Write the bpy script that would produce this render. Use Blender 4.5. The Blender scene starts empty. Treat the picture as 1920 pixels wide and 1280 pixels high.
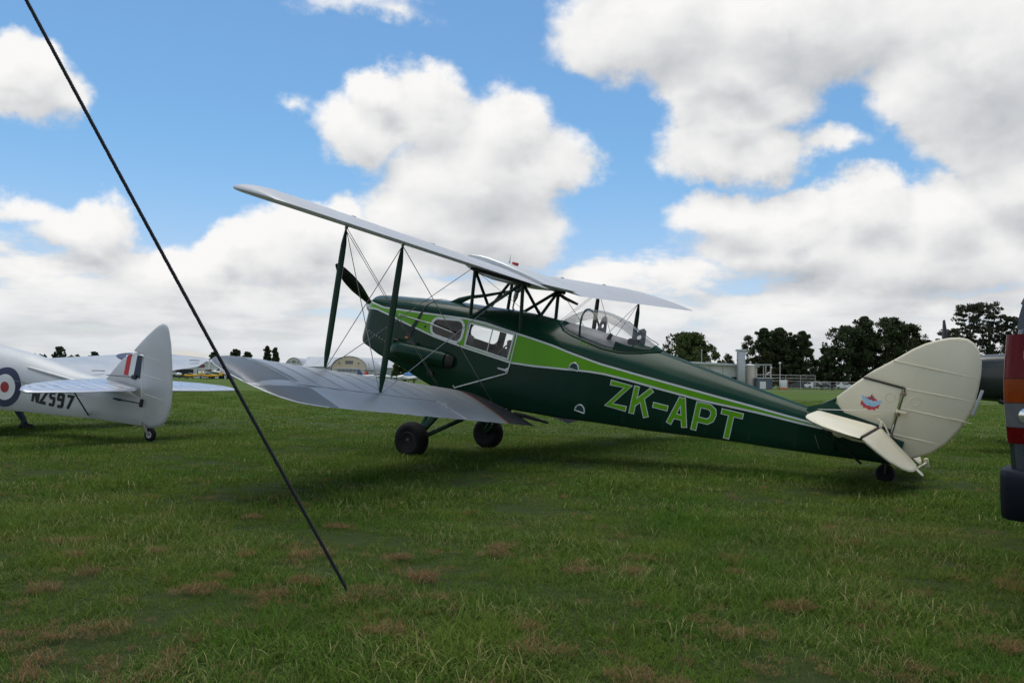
import bpy, bmesh, math, random
from mathutils import Vector, Matrix
R_ = math.radians
random.seed(7)
scene = bpy.context.scene
COL = scene.collection

# ------------------------------------------------------------------ camera
cam_d = bpy.data.cameras.new('camera'); cam = bpy.data.objects.new('camera', cam_d); COL.objects.link(cam)
cam_d.sensor_width = 36.0; cam_d.lens = 29.194; cam_d.clip_start = 0.05; cam_d.clip_end = 12000
cam.matrix_world = Matrix.Translation((0, 0, 1.005)) @ Matrix.Rotation(math.pi/2 + 0.04521, 4, 'X') @ Matrix.Rotation(0.01681, 4, 'Z')
scene.camera = cam

# ------------------------------------------------------------------ sky, sun, exposure
SUN_AZ, SUN_EL = R_(-20), R_(78)
world = bpy.data.worlds.new('World'); scene.world = world; world.use_nodes = True
class NT:
    """tiny helper for writing node trees"""
    def __init__(s, tree): s.t = tree; s.n = tree.nodes; s.l = tree.links
    def node(s, typ, **kw):
        nd = s.n.new(typ)
        for k, v in kw.items(): setattr(nd, k, v)
        return nd
    def set(s, sock, v):
        if isinstance(v, bpy.types.NodeSocket): s.l.new(v, sock)
        elif v is not None: sock.default_value = v
    def m(s, op, a, b=None, c=None, clamp=False):
        nd = s.node('ShaderNodeMath', operation=op, use_clamp=clamp)
        for i, v in enumerate((a, b, c)):
            if v is not None: s.set(nd.inputs[i], v)
        return nd.outputs[0]
    def vm(s, op, a, b=None, scale=None):
        nd = s.node('ShaderNodeVectorMath', operation=op)
        s.set(nd.inputs[0], a)
        if b is not None: s.set(nd.inputs[1], b)
        if scale is not None: s.set(nd.inputs['Scale'], scale)
        return nd.outputs['Value'] if op in ('LENGTH', 'DOT_PRODUCT') else nd.outputs[0]
    def noise(s, vec, scale, detail=4, rough=0.55, color=False, dist=0.0):
        nd = s.node('ShaderNodeTexNoise')
        if vec is not None: s.set(nd.inputs['Vector'], vec)
        nd.inputs['Scale'].default_value = scale; nd.inputs['Detail'].default_value = detail
        nd.inputs['Roughness'].default_value = rough; nd.inputs['Distortion'].default_value = dist
        return nd.outputs['Color'] if color else nd.outputs['Fac']
    def ramp(s, fac, stops, interp='LINEAR'):
        nd = s.node('ShaderNodeValToRGB'); cr = nd.color_ramp; cr.interpolation = interp
        while len(cr.elements) < len(stops): cr.elements.new(0.5)
        for e, (p, c) in zip(cr.elements, stops):
            e.position = p; e.color = (*c, 1) if len(c) == 3 else c
        s.set(nd.inputs[0], fac); return nd.outputs[0]
    def mix(s, fac, a, b, blend='MIX'):
        nd = s.node('ShaderNodeMix', data_type='RGBA', blend_type=blend)
        s.set(nd.inputs[0], fac)
        for i, v in ((6, a), (7, b)):
            if not isinstance(v, bpy.types.NodeSocket) and len(v) == 3: v = (*v, 1)
            s.set(nd.inputs[i], v)
        return nd.outputs[2]
    def mapr(s, v, a, b, c=0.0, d=1.0, smooth=True):
        nd = s.node('ShaderNodeMapRange', interpolation_type='SMOOTHSTEP' if smooth else 'LINEAR')
        s.set(nd.inputs[0], v)
        for i, x in enumerate((a, b, c, d)): nd.inputs[i+1].default_value = x
        return nd.outputs[0]

# cumulus banks: azimuth, elevation, half-width, half-height in degrees, weight
CLOUDS = [(-31.2,17.3,2.9,2.06,.95),(-29.2,16.5,2.0,1.8,.8),(-31.1,15.4,2.05,1.2,.6),
(-10.9,16.5,3.2,3.06,1.1),(-6.6,17.8,4.4,3.2,1.1),(-9.7,19.1,2.5,1.75,1.0),(-6.8,19.0,2.5,1.75,1.0),(-1.0,16.8,4.3,3.2,1.1),
(-2.6,13.2,6.8,4.8,1.5),(2.2,14.7,4.1,2.8,1.0),(-2.4,10.3,7.6,3.8,1.4),(-6.0,11.0,5.2,3.0,1.2),(5.0,14.9,1.7,1.05,.5),
(10.0,23.1,8.1,3.8,1.4),(18.6,22.6,10.4,4.2,1.7),(29.0,19.0,6.6,6.0,1.9),(14.5,20.0,5.9,2.5,1.3),(6.0,22.2,4.0,1.95,.9),(29.6,15.0,4.5,2.8,1.1),
(14.7,17.2,4.0,3.2,1.1),(16.8,17.9,3.8,2.6,.9),(13.3,15.1,4.2,2.0,1.0),(17.5,14.7,3.0,1.6,.8),(21.1,14.8,2.1,1.05,.6),
(15.0,11.0,4.7,2.2,1.3),(18.9,11.2,3.9,2.0,1.3),(22.7,11.0,3.7,2.3,1.3),(27.6,10.5,3.8,2.8,1.3),(30.9,11.4,3.4,3.0,1.3),(19.1,9.2,8.0,2.4,1.3),(26.1,8.0,8.6,2.8,1.4),
(-11.5,23.8,5.0,1.0,.33),(-8.2,23.2,2.2,.55,.26),(-15.4,18.0,1.0,.5,.2),
(-27.4,8.4,3.2,1.55,1.0),(-26.1,9.3,1.85,1.7,.95),(-30.6,9.5,2.5,.95,.5),(-23.1,7.1,5.9,1.75,1.0),(-20.0,8.1,1.95,1.4,.9),
(-14.6,9.4,3.8,2.2,1.05),(-16.0,7.9,5.1,2.1,1.05),(-11.8,9.9,2.5,2.1,.95),(-9.6,8.2,5.7,2.5,1.1)]
def build_world():
    g = bpy.data.node_groups.new('cloud_field', 'ShaderNodeTree')
    g.interface.new_socket('Dir', in_out='INPUT', socket_type='NodeSocketVector')
    g.interface.new_socket('Density', in_out='OUTPUT', socket_type='NodeSocketFloat')
    g.interface.new_socket('Soft', in_out='OUTPUT', socket_type='NodeSocketFloat')
    n = NT(g); gi = n.node('NodeGroupInput'); go = n.node('NodeGroupOutput')
    d = n.vm('NORMALIZE', gi.outputs[0])
    w = n.vm('SUBTRACT', n.noise(d, 9.0, 5, 0.62, color=True), (0.5, 0.5, 0.5))
    dw = n.vm('ADD', d, n.vm('SCALE', w, scale=0.075))
    sx = n.node('ShaderNodeSeparateXYZ'); n.set(sx.inputs[0], dw); X, Y, Z = sx.outputs
    az = n.m('MULTIPLY', n.m('ARCTAN2', X, Y), 57.2958)
    el = n.m('MULTIPLY', n.m('ARCSINE', Z), 57.2958)
    cx = n.node('ShaderNodeCombineXYZ'); n.set(cx.inputs[0], az); n.set(cx.inputs[1], el); P = cx.outputs[0]
    acc = None
    for (a, e, ra, re, s) in CLOUDS:
        q = n.vm('MULTIPLY', n.vm('SUBTRACT', P, (a, e, 0)), (1/ra, 1/re, 0))
        b = n.m('MULTIPLY', n.m('SUBTRACT', 1.0, n.vm('LENGTH', q)), s)
        acc = b if acc is None else n.m('SMOOTH_MAX', acc, b, 0.22)
    band = n.m('MULTIPLY', n.m('SUBTRACT', 8.4, el), 0.16)
    sd = n.node('ShaderNodeSeparateXYZ'); n.set(sd.inputs[0], d); zz = n.m('ADD', n.m('MAXIMUM', sd.outputs[2], 0.0), 0.13)
    cp = n.node('ShaderNodeCombineXYZ'); n.set(cp.inputs[0], n.m('DIVIDE', sd.outputs[0], zz)); n.set(cp.inputs[1], n.m('DIVIDE', sd.outputs[1], zz))
    plan = n.m('SUBTRACT', n.noise(cp.outputs[0], 1.5, 7, 0.58), 0.5)
    band = n.m('ADD', n.m('MINIMUM', band, 0.44), n.m('MULTIPLY', n.m('MULTIPLY', plan, 2.3), n.mapr(band, -0.5, 0.3)))
    out = n.m('MAXIMUM', n.mapr(n.m('ABSOLUTE', az), 36, 46), n.mapr(el, 27, 34))
    gen = n.m('MULTIPLY', n.m('SUBTRACT', n.noise(d, 3.2, 4, 0.5), 0.47), 4.0)
    gen = n.m('SUBTRACT', n.m('MULTIPLY', n.m('ADD', gen, 1.0), out), 1.0)
    D = n.m('MAXIMUM', n.m('SMOOTH_MAX', acc, band, 0.15), gen)
    d2 = n.vm('MULTIPLY', d, (1, 1, 1.7))
    f = n.m('SUBTRACT', n.noise(d2, 13.0, 11, 0.60), 0.5)
    f0 = n.m('SUBTRACT', n.noise(d2, 34.0, 6, 0.55), 0.5)
    fs = n.m('SUBTRACT', n.noise(d2, 13.0, 3, 0.5), 0.5)
    n.set(go.inputs[1], n.m('ADD', D, n.m('ADD', n.m('MULTIPLY', fs, 1.3), n.m('MULTIPLY', f0, 0.22))))
    n.set(go.inputs[0], n.m('ADD', D, n.m('ADD', n.m('MULTIPLY', f, 0.80), n.m('MULTIPLY', f0, 0.26))))
    t = NT(world.node_tree); t.n.clear()
    tc = t.node('ShaderNodeTexCoord'); dv = t.vm('NORMALIZE', tc.outputs['Generated'])
    def field(v):
        nd = t.node('ShaderNodeGroup', node_tree=g); t.set(nd.inputs[0], v); return nd.outputs
    D0, S0 = field(dv)
    S1 = field(t.vm('ADD', dv, (-0.014, 0.0, 0.034)))[1]
    mask = t.mapr(D0, -0.08, 0.33)
    lit = t.m('ADD', 0.655, t.m('MULTIPLY', t.m('SUBTRACT', S0, S1), 0.60))
    lit = t.m('SUBTRACT', lit, t.m('MULTIPLY', t.mapr(S0, 0.45, 1.5), 0.30))
    shade = t.ramp(lit, [(0.0, (0.54, 0.57, 0.61)), (0.42, (0.76, 0.77, 0.785)), (0.70, (0.93, 0.93, 0.93)), (1.0, (1.06, 1.05, 1.04))])
    sep = t.node('ShaderNodeSeparateXYZ'); t.set(sep.inputs[0], dv)
    elv = t.m('MULTIPLY', t.m('ARCSINE', sep.outputs[2]), 57.2958)
    hz = t.mapr(elv, 0.0, 6.5)                                   # the far cloud deck goes soft and blue-grey near the horizon
    shade = t.mix(hz, t.mix(0.55, shade, (0.66, 0.715, 0.77)), shade)
    sky = t.node('ShaderNodeTexSky', sky_type='NISHITA'); sky.sun_disc = False
    sky.sun_elevation = SUN_EL; sky.sun_rotation = SUN_AZ; sky.altitude = 50; sky.air_density = 1.0; sky.dust_density = 0.7; sky.ozone_density = 1.4
    blue = t.mix(1.0, sky.outputs[0], t.mix(t.mapr(elv, 2, 16), (0.95, 0.90, 1.0), (0.67, 0.94, 1.05)), 'MULTIPLY')
    col = t.mix(mask, blue, t.vm('SCALE', shade, scale=6.6))
    bg = t.node('ShaderNodeBackground'); t.set(bg.inputs[0], col); bg.inputs[1].default_value = 0.105
    wo = t.node('ShaderNodeOutputWorld'); t.l.new(bg.outputs[0], wo.inputs[0])
build_world()
sun_d = bpy.data.lights.new('sun', 'SUN'); sun = bpy.data.objects.new('sun', sun_d); COL.objects.link(sun)
sun_d.energy = 1.5; sun_d.angle = R_(48); sun_d.color = (1.0, 0.955, 0.88)
sdir = Vector((math.sin(SUN_AZ)*math.cos(SUN_EL), math.cos(SUN_AZ)*math.cos(SUN_EL), math.sin(SUN_EL)))
sun.rotation_euler = sdir.to_track_quat('Z', 'Y').to_euler()
vs = scene.view_settings; vs.view_transform = 'Standard'; vs.look = 'None'; vs.exposure = 0.38; vs.gamma = 1.0; vs.use_curve_mapping = False
scene.cycles.max_bounces = 8; scene.cycles.transparent_max_bounces = 24

# ------------------------------------------------------------------ materials
MATS = {}
def mat(name, color, rough=0.5, metal=0.0, coat=0.0, spec=0.5, var=0.0, vscale=3.0, bump=0.0, bscale=40.0, dirt=None, trans=None, alpha=None):
    if name in MATS: return MATS[name]
    m = bpy.data.materials.new(name); m.use_nodes = True; t = NT(m.node_tree)
    b = t.n['Principled BSDF']; b.inputs['Roughness'].default_value = rough; b.inputs['Metallic'].default_value = metal
    b.inputs['Coat Weight'].default_value = coat; b.inputs['Coat Roughness'].default_value = 0.06
    b.inputs['Specular IOR Level'].default_value = spec
    tc = t.node('ShaderNodeTexCoord'); P = tc.outputs['Object']
    c = (*color, 1)
    if var > 0:
        f = t.mapr(t.noise(P, vscale, 6, 0.6), 0.3, 0.7)
        dk = tuple(x*(1-var) for x in color); lt = tuple(min(1, x*(1+var)) for x in color)
        c = t.mix(f, dk, lt)
    if dirt is not None:
        f = t.mapr(t.noise(P, vscale*3.1, 8, 0.7), 0.55, 0.8, 0, dirt[1]); c = t.mix(f, c, dirt[0])
    if isinstance(c, tuple): b.inputs['Base Color'].default_value = c
    else: t.l.new(c, b.inputs['Base Color'])
    r = t.noise(P, vscale*2.3, 5, 0.6); t.l.new(t.mapr(r, 0.3, 0.7, max(0.02, rough-0.05), min(1, rough+0.06)), b.inputs['Roughness'])
    if bump > 0:
        bn = t.node('ShaderNodeBump'); bn.inputs['Strength'].default_value = bump; bn.inputs['Distance'].default_value = 0.02
        t.l.new(t.noise(P, bscale, 5, 0.6), bn.inputs['Height']); t.l.new(bn.outputs[0], b.inputs['Normal'])
    if trans: b.inputs['Transmission Weight'].default_value = trans
    MATS[name] = m; return m
def glass_mat(name, tint, refl=0.10, rough=0.02):
    if name in MATS: return MATS[name]
    m = bpy.data.materials.new(name); m.use_nodes = True; t = NT(m.node_tree); t.n.clear()
    tr = t.node('ShaderNodeBsdfTransparent'); tr.inputs[0].default_value = (*tint, 1)
    gl = t.node('ShaderNodeBsdfGlossy'); gl.inputs['Roughness'].default_value = rough
    fr = t.node('ShaderNodeFresnel'); fr.inputs[0].default_value = 1.45
    P = t.node('ShaderNodeTexCoord').outputs['Object']
    f = t.m('ADD', t.m('MULTIPLY', fr.outputs[0], 0.6), t.m('MULTIPLY', t.noise(P, 4, 6, 0.7), refl), clamp=True)
    mx = t.node('ShaderNodeMixShader'); t.l.new(f, mx.inputs[0]); t.l.new(tr.outputs[0], mx.inputs[1]); t.l.new(gl.outputs[0], mx.inputs[2])
    o = t.node('ShaderNodeOutputMaterial'); t.l.new(mx.outputs[0], o.inputs[0]); MATS[name] = m; return m

GREEN = mat('gloss_dark_green_paint', (0.007, 0.036, 0.020), 0.19, spec=0.16, var=0.12, vscale=1.3, bump=0.012, bscale=5, dirt=((0.05, 0.055, 0.035), 0.18))
LIME = mat('lime_green_paint', (0.135, 0.40, 0.010), 0.22, spec=0.25, var=0.06, vscale=2, bump=0.01, bscale=5)
WHITE_LINE = mat('white_line_paint', (0.72, 0.73, 0.70), 0.3)
SILVER = mat('silver_doped_fabric', (0.43, 0.45, 0.475), 0.40, metal=0.42, var=0.04, vscale=.8)
SILVERU = mat('upper_wing_silver_dope', (0.46, 0.47, 0.49), 0.5, metal=0.22, var=0.04, vscale=.8)
SILVER2 = mat('silver_painted_skin', (0.53, 0.54, 0.54), 0.42, metal=0.18, var=0.05, vscale=1.2, bump=0.006, bscale=4, dirt=((0.42, 0.42, 0.40), 0.2))
CREAM = mat('cream_doped_fabric', (0.71, 0.655, 0.485), 0.45, var=0.03, vscale=2, bump=0.02, bscale=12, dirt=((0.52, 0.47, 0.36), 0.3))
BLACK = mat('black_rubber', (0.010, 0.010, 0.011), 0.8, var=0.3, vscale=6, spec=.25, dirt=((0.03, 0.027, 0.02), 0.4))
DARKMAT = mat('matt_black_paint', (0.012, 0.012, 0.013), 0.5, var=0.2)
INTERIOR = mat('dark_cabin_lining', (0.035, 0.035, 0.04), 0.8, var=0.3)
SEAT = mat('blue_grey_seat_leather', (0.05, 0.06, 0.095), 0.55, var=0.2)
SEAT2 = mat('tan_seat_webbing', (0.16, 0.14, 0.12), 0.8, var=0.3, vscale=8)
STEEL = mat('dull_steel', (0.45, 0.46, 0.46), 0.35, metal=0.85, var=0.1)
WIRE = mat('bracing_wire_steel', (0.30, 0.30, 0.30), 0.4, metal=0.6)
ALU = mat('polished_frame_white', (0.66, 0.67, 0.66), 0.3, metal=0.2)
ORANGE = mat('orange_paint', (0.55, 0.17, 0.04), 0.5)
RED = mat('red_paint', (0.45, 0.03, 0.03), 0.4)
BLUE = mat('light_blue_paint', (0.22, 0.48, 0.72), 0.4)
NAVY = mat('navy_paint', (0.018, 0.022, 0.06), 0.4)
WHITE = mat('white_paint', (0.74, 0.75, 0.74), 0.4, var=0.04, dirt=((0.5, 0.5, 0.47), 0.25))
WALK = mat('black_walkway_grit', (0.030, 0.030, 0.032), 0.85, var=0.3, vscale=12, bump=0.2, bscale=150)
GLASS = glass_mat('clear_perspex', (0.99, 0.995, 0.995), 0.0)
GLASS_D = glass_mat('cabin_perspex', (0.97, 0.975, 0.975), 0.03)

# ------------------------------------------------------------------ mesh helpers
def link(o, parent=None):
    COL.objects.link(o)
    if parent is not None: o.parent = parent
    return o
def mesh(name, verts, faces, mats, parent=None, smooth=True, idx=None, angle=35):
    me = bpy.data.meshes.new(name); me.from_pydata([tuple(v) for v in verts], [], faces)
    if not isinstance(mats, (list, tuple)): mats = [mats]
    for m in mats: me.materials.append(m)
    bm = bmesh.new(); bm.from_mesh(me); bmesh.ops.recalc_face_normals(bm, faces=bm.faces); bm.to_mesh(me); bm.free()
    if idx: me.polygons.foreach_set('material_index', idx)
    if smooth:
        me.polygons.foreach_set('use_smooth', [True]*len(me.polygons))
        me.set_sharp_from_angle(angle=R_(angle))
    me.update()
    return link(bpy.data.objects.new(name, me), parent)
def tag(o, label, cat, group=None, kind=None):
    if label: o['label'] = label
    if cat: o['category'] = cat
    if group: o['group'] = group
    if kind: o['kind'] = kind
    return o
def thing(name, loc, label, cat, rotz=0, group=None):
    o = bpy.data.objects.new(name, None); o.empty_display_size = 0.3; link(o)
    o.location = loc; o.rotation_euler = (0, 0, rotz); return tag(o, label, cat, group)
class MB:
    def __init__(s): s.v = []; s.f = []; s.i = []
    def add(s, v, f, mi=0):
        b = len(s.v); s.v += [tuple(x) for x in v]; s.f += [tuple(k+b for k in q) for q in f]; s.i += [mi]*len(f); return s
    def tube(s, pts, rad, n=8, flat=1.0, flatdir=None, caps=True, mi=0):
        pts = [Vector(p) for p in pts]; rads = rad if isinstance(rad, (list, tuple)) else [rad]*len(pts)
        v = []; up = None
        for i, p in enumerate(pts):
            d = (pts[min(i+1, len(pts)-1)] - pts[max(i-1, 0)]).normalized()
            if flatdir is not None: a = Vector(flatdir)
            elif up is not None: a = up
            else: a = Vector((0, 0, 1)) if abs(d.z) < 0.9 else Vector((1, 0, 0))
            a = (a - d*a.dot(d)).normalized(); up = a; b = d.cross(a)
            for k in range(n):
                t = 2*math.pi*k/n
                v.append(p + a*math.cos(t)*rads[i] + b*math.sin(t)*rads[i]*flat)
        f = [(i*n+k, i*n+(k+1) % n, (i+1)*n+(k+1) % n, (i+1)*n+k) for i in range(len(pts)-1) for k in range(n)]
        if caps: f += [tuple(range(n))[::-1], tuple((len(pts)-1)*n+k for k in range(n))]
        return s.add(v, f, mi)
    def box(s, c, d, rot=None, bev=0.0, mi=0):
        c = Vector(c); hx, hy, hz = d[0]/2, d[1]/2, d[2]/2
        if bev <= 0:
            v = [Vector((x*hx, y*hy, z*hz)) for x in (-1, 1) for y in (-1, 1) for z in (-1, 1)]
            f = [(0,1,3,2),(4,6,7,5),(0,4,5,1),(2,3,7,6),(0,2,6,4),(1,5,7,3)]
        else:
            bm = bmesh.new(); bmesh.ops.create_cube(bm, size=1)
            for w in bm.verts: w.co = Vector((w.co.x*d[0], w.co.y*d[1], w.co.z*d[2]))
            bmesh.ops.bevel(bm, geom=bm.edges[:], offset=bev, segments=2, affect='EDGES', profile=0.5)
            bm.verts.index_update(); v = [w.co.copy() for w in bm.verts]; f = [tuple(w.index for w in q.verts) for q in bm.faces]; bm.free()
        if rot is not None: v = [rot @ x for x in v]
        return s.add([x + c for x in v], f, mi)
    def lathe(s, c, axis, prof, n=20, mi=0):
        """prof: list of (along axis, radius)"""
        c = Vector(c); ax = Vector(axis).normalized(); a = ax.orthogonal().normalized(); b = ax.cross(a); v = []; f = []
        for (h, r) in prof:
            for k in range(n):
                t = 2*math.pi*k/n; v.append(c + ax*h + (a*math.cos(t) + b*math.sin(t))*max(r, 1e-4))
        m = len(prof)
        f = [(i*n+k, i*n+(k+1) % n, (i+1)*n+(k+1) % n, (i+1)*n+k) for i in range(m-1) for k in range(n)]
        f += [tuple(range(n))[::-1], tuple((m-1)*n+k for k in range(n))]
        return s.add(v, f, mi)
    def grid(s, rows, closed=False, mi=0, skip=None):
        nr, nc = len(rows), len(rows[0]); v = [p for r in rows for p in r]
        f = []
        for i in range(nr-1):
            for k in range(nc if closed else nc-1):
                if skip and skip(i, k): continue
                f.append((i*nc+k, i*nc+(k+1) % nc, (i+1)*nc+(k+1) % nc, (i+1)*nc+k))
        return s.add(v, f, mi)
    def build(s, name, mats, parent=None, smooth=True, angle=35):
        return mesh(name, s.v, s.f, mats, parent, smooth, s.i if isinstance(mats, (list, tuple)) and len(mats) > 1 else None, angle)
def interp(x, xs, ys):
    if xs[0] > xs[-1]: xs, ys = xs[::-1], ys[::-1]
    if x <= xs[0]: return ys[0]
    for i in range(len(xs)-1):
        if x <= xs[i+1]:
            t = (x-xs[i])/(xs[i+1]-xs[i]); return ys[i]+t*(ys[i+1]-ys[i])
    return ys[-1]
def smoothf(tab, h=0.09):
    xs = [a for a, _ in tab]; ys = [b for _, b in tab]
    def f(x): return sum(interp(x+k*h/2, xs, ys) for k in (-2, -1, 0, 1, 2))/5
    return f
def inset_poly(P, d):
    n = len(P); out = []
    ar = sum(P[i][0]*P[(i+1) % n][1]-P[(i+1) % n][0]*P[i][1] for i in range(n))
    sg = 1 if ar > 0 else -1
    for i in range(n):
        a, b, c = Vector(P[i-1]), Vector(P[i]), Vector(P[(i+1) % n])
        e1 = (b-a).normalized(); e2 = (c-b).normalized()
        n1 = Vector((-e1.y, e1.x))*sg; n2 = Vector((-e2.y, e2.x))*sg
        m = n1+n2
        m = n1 if m.length < 0.2 else m/(max(0.35, m.dot(n1)))
        out.append((b + m*d)[:])
    return out
def plate(P, t, place, edge=0.025, bulge=1.0):
    """a thin streamlined slab from outline P; place(u, v, h) gives the point at height h off the mid surface"""
    mb = MB(); n = len(P); Q = inset_poly(P, edge); q2 = inset_poly(P, edge*0.3)
    rows = [[place(u, v, -t/2) for u, v in Q], [place(u, v, -t*0.33) for u, v in q2], [place(u, v, 0) for u, v in P],
            [place(u, v, t*0.33) for u, v in q2], [place(u, v, t/2) for u, v in Q]]
    mb.grid(rows, closed=True)
    mb.f += [tuple(range(n))[::-1], tuple(4*n+k for k in range(n))]; mb.i += [0, 0]
    return mb
# letters as strokes in a unit-height box: lists of polylines, width of the letter
def stroke_letter(strokes, th, w, h, extra=0.0, lift=0.0):
    """returns quads (u, v) for every stroke, thickened by th + extra"""
    quads = []
    for pl in strokes:
        pts = [Vector((x*w, y*h)) for x, y in pl]
        closed = (pts[0]-pts[-1]).length < 1e-5 and len(pts) > 2
        if closed: pts = pts[:-1]
        n = len(pts); hw = th/2+extra; L = []; Rr = []
        for i in range(n):
            a = pts[i-1] if (closed or i > 0) else None; b = pts[i]; c = pts[(i+1) % n] if (closed or i < n-1) else None
            if a is None: e = (c-b).normalized(); nn = Vector((-e.y, e.x)); off = -e*extra; L.append(b+nn*hw+off); Rr.append(b-nn*hw+off)
            elif c is None: e = (b-a).normalized(); nn = Vector((-e.y, e.x)); off = e*extra; L.append(b+nn*hw+off); Rr.append(b-nn*hw+off)
            else:
                e1 = (b-a).normalized(); e2 = (c-b).normalized(); n1 = Vector((-e1.y, e1.x)); n2 = Vector((-e2.y, e2.x))
                m = n1+n2; m = m/max(0.55, m.dot(n1)); L.append(b+m*hw); Rr.append(b-m*hw)
        for i in range(n if closed else n-1):
            j = (i+1) % n; quads.append((L[i], L[j], Rr[j], Rr[i]))
    return quads
def quads_to_mb(quads, place, sub=1):
    mb = MB()
    for k, q in enumerate(quads):
        mb.add([place(p.x, p.y, 0.00015*(k % 7)) for p in q], [(0, 1, 2, 3)])
    return mb
def text_polys(body, size):
    cu = bpy.data.curves.new('lettering', 'FONT'); cu.body = body; cu.size = size; cu.resolution_u = 2
    o = bpy.data.objects.new('lettering', cu); COL.objects.link(o)
    dg = bpy.context.evaluated_depsgraph_get(); me = o.evaluated_get(dg).to_mesh()
    v = [tuple(x.co) for x in me.vertices]; f = [tuple(p.vertices) for p in me.polygons]
    o.evaluated_get(dg).to_mesh_clear(); bpy.data.objects.remove(o); bpy.data.curves.remove(cu)
    return v, f
# ================================================================== ground
def build_ground():
    m = bpy.data.materials.new('mown_turf'); m.use_nodes = True; t = NT(m.node_tree); b = t.n['Principled BSDF']
    P = t.node('ShaderNodeNewGeometry').outputs['Position']
    big = t.mapr(t.noise(P, 0.05, 5, 0.6), 0.32, 0.68); med = t.mapr(t.noise(P, 0.45, 6, 0.65), 0.3, 0.7)
    sq = t.vm('MULTIPLY', P, (0.5, 2.2, 1)); row = t.mapr(t.noise(sq, 0.12, 4, 0.6), 0.35, 0.65)
    fine = t.mapr(t.noise(P, 9.0, 8, 0.75), 0.25, 0.75)
    c = t.mix(big, (0.074, 0.142, 0.016), (0.116, 0.168, 0.025))
    c = t.mix(t.m('MULTIPLY', med, 0.6), c, (0.060, 0.110, 0.024)); c = t.mix(t.m('MULTIPLY', row, 0.5), c, (0.13, 0.165, 0.042))
    c = t.mix(t.m('MULTIPLY', fine, 0.55), c, (0.030, 0.055, 0.013))
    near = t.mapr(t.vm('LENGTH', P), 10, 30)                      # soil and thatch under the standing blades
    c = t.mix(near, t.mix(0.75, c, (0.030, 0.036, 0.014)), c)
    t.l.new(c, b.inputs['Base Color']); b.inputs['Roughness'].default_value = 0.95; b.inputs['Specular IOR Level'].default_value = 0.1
    bn = t.node('ShaderNodeBump'); bn.inputs['Strength'].default_value = 0.8; bn.inputs['Distance'].default_value = 0.08
    t.l.new(t.noise(P, 7.0, 7, 0.7), bn.inputs['Height']); t.l.new(bn.outputs[0], b.inputs['Normal'])
    # one sheet out to the horizon, finer near the camera
    rr = [0, 3, 6, 10, 16, 25, 40, 70, 120, 220, 400, 800, 1600, 3200, 6500]; n = 48
    v = [(0, 0, 0)]; f = []
    for r in rr[1:]:
        for k in range(n): v.append((r*math.cos(2*math.pi*k/n), r*math.sin(2*math.pi*k/n), 0))
    f += [(0, 1+k, 1+(k+1) % n) for k in range(n)]
    for i in range(len(rr)-2):
        for k in range(n): a = 1+i*n; f.append((a+k, a+(k+1) % n, a+n+(k+1) % n, a+n+k))
    o = mesh('ground', v, f, m, smooth=False); tag(o, 'broad mown grass airfield running out to the horizon', 'ground', kind='structure')
    # worn tracks across the field
    md = mat('worn_earth', (0.115, 0.092, 0.055), 0.95, var=0.35, vscale=0.5, dirt=((0.07, 0.10, 0.03), 0.8))
    ma = mat('old_seal', (0.105, 0.105, 0.095), 0.9, var=0.2, vscale=0.4, dirt=((0.07, 0.10, 0.03), 0.5))
    def strip(name, pts, w, m_, z, label):
        mb = MB(); rows = []
        for i, p in enumerate(pts):
            p = Vector(p); d = (Vector(pts[min(i+1, len(pts)-1)])-Vector(pts[max(i-1, 0)])).normalized(); nn = Vector((-d.y, d.x))
            ww = w*(0.75+0.5*random.random()); rows.append([(*(p+nn*ww/2), z), (*(p-nn*ww/2), z)])
        mb.grid(rows); o = mb.build(name, m_, smooth=False); tag(o, label, 'track', kind='structure')
    strip('dirt_track', [(12.5+k*1.6, 48.6+0.25*math.sin(k*0.9)) for k in range(32)], 1.7, md, 0.004, 'thin strip of bare brown earth across the grass')
    strip('taxi_track', [(24+k*4, 110+0.4*math.sin(k)) for k in range(34)], 5.5, ma, 0.008, 'grey sealed strip crossing the grass before the fence')
build_ground()

# ================================================================== green biplane
TH = 0.2764
bip = thing('biplane', (-0.840, 11.366, 0), 'dark green biplane with lime stripe, silver wings and cream tail', 'biplane')
bip.rotation_euler = (0, -TH, 2.62787)
w_f = smoothf([(-5.35,.035),(-5.2,.05),(-1.6,.468),(-1.2,.472),(0.8,.472),(1.05,.445),(1.36,.387),(1.62,.325),(1.70,.28),(1.74,.21),(1.765,.12),(1.78,.06)], .02)
zb_f = smoothf([(-5.35,1.70),(-5.14,1.668),(-4.38,1.52),(-3.8,1.427),(-3.28,1.334),(-2.7,1.218),(-2.1,1.122),(-1.62,1.03),(-1.0,.93),(-.4,.865),(0.0,.85),(.3,.858),(.54,.908),(.84,.963),(1.05,.984),(1.35,1.012),(1.5,1.05),(1.62,1.06),(1.70,1.09),(1.74,1.16),(1.765,1.30),(1.78,1.42)], .03)
zs_f = smoothf([(-5.35,1.93),(-5.0,1.90),(-4.3,1.865),(-3.5,1.845),(-2.5,1.82),(-2.0,1.812),(-1.6,1.84),(-1.06,1.868),(-.34,1.88),(-.05,1.86),(.58,1.768),(1.36,1.66),(1.62,1.63),(1.70,1.62),(1.74,1.60),(1.78,1.58)], .1)
zt_f = smoothf([(-5.35,1.955),(-5.14,1.965),(-4.7,1.99),(-4.26,2.009),(-3.72,2.045),(-3.06,2.10),(-2.8,2.118),(-2.5,2.145),(-1.6,2.158),(-1.19,2.153),(-.84,2.148),(-.44,2.114),(-.085,2.067),(.36,2.018),(.75,1.958),(1.2,1.878),(1.44,1.836),(1.62,1.80),(1.70,1.783),(1.74,1.755),(1.765,1.70),(1.78,1.65)], .03)
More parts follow.
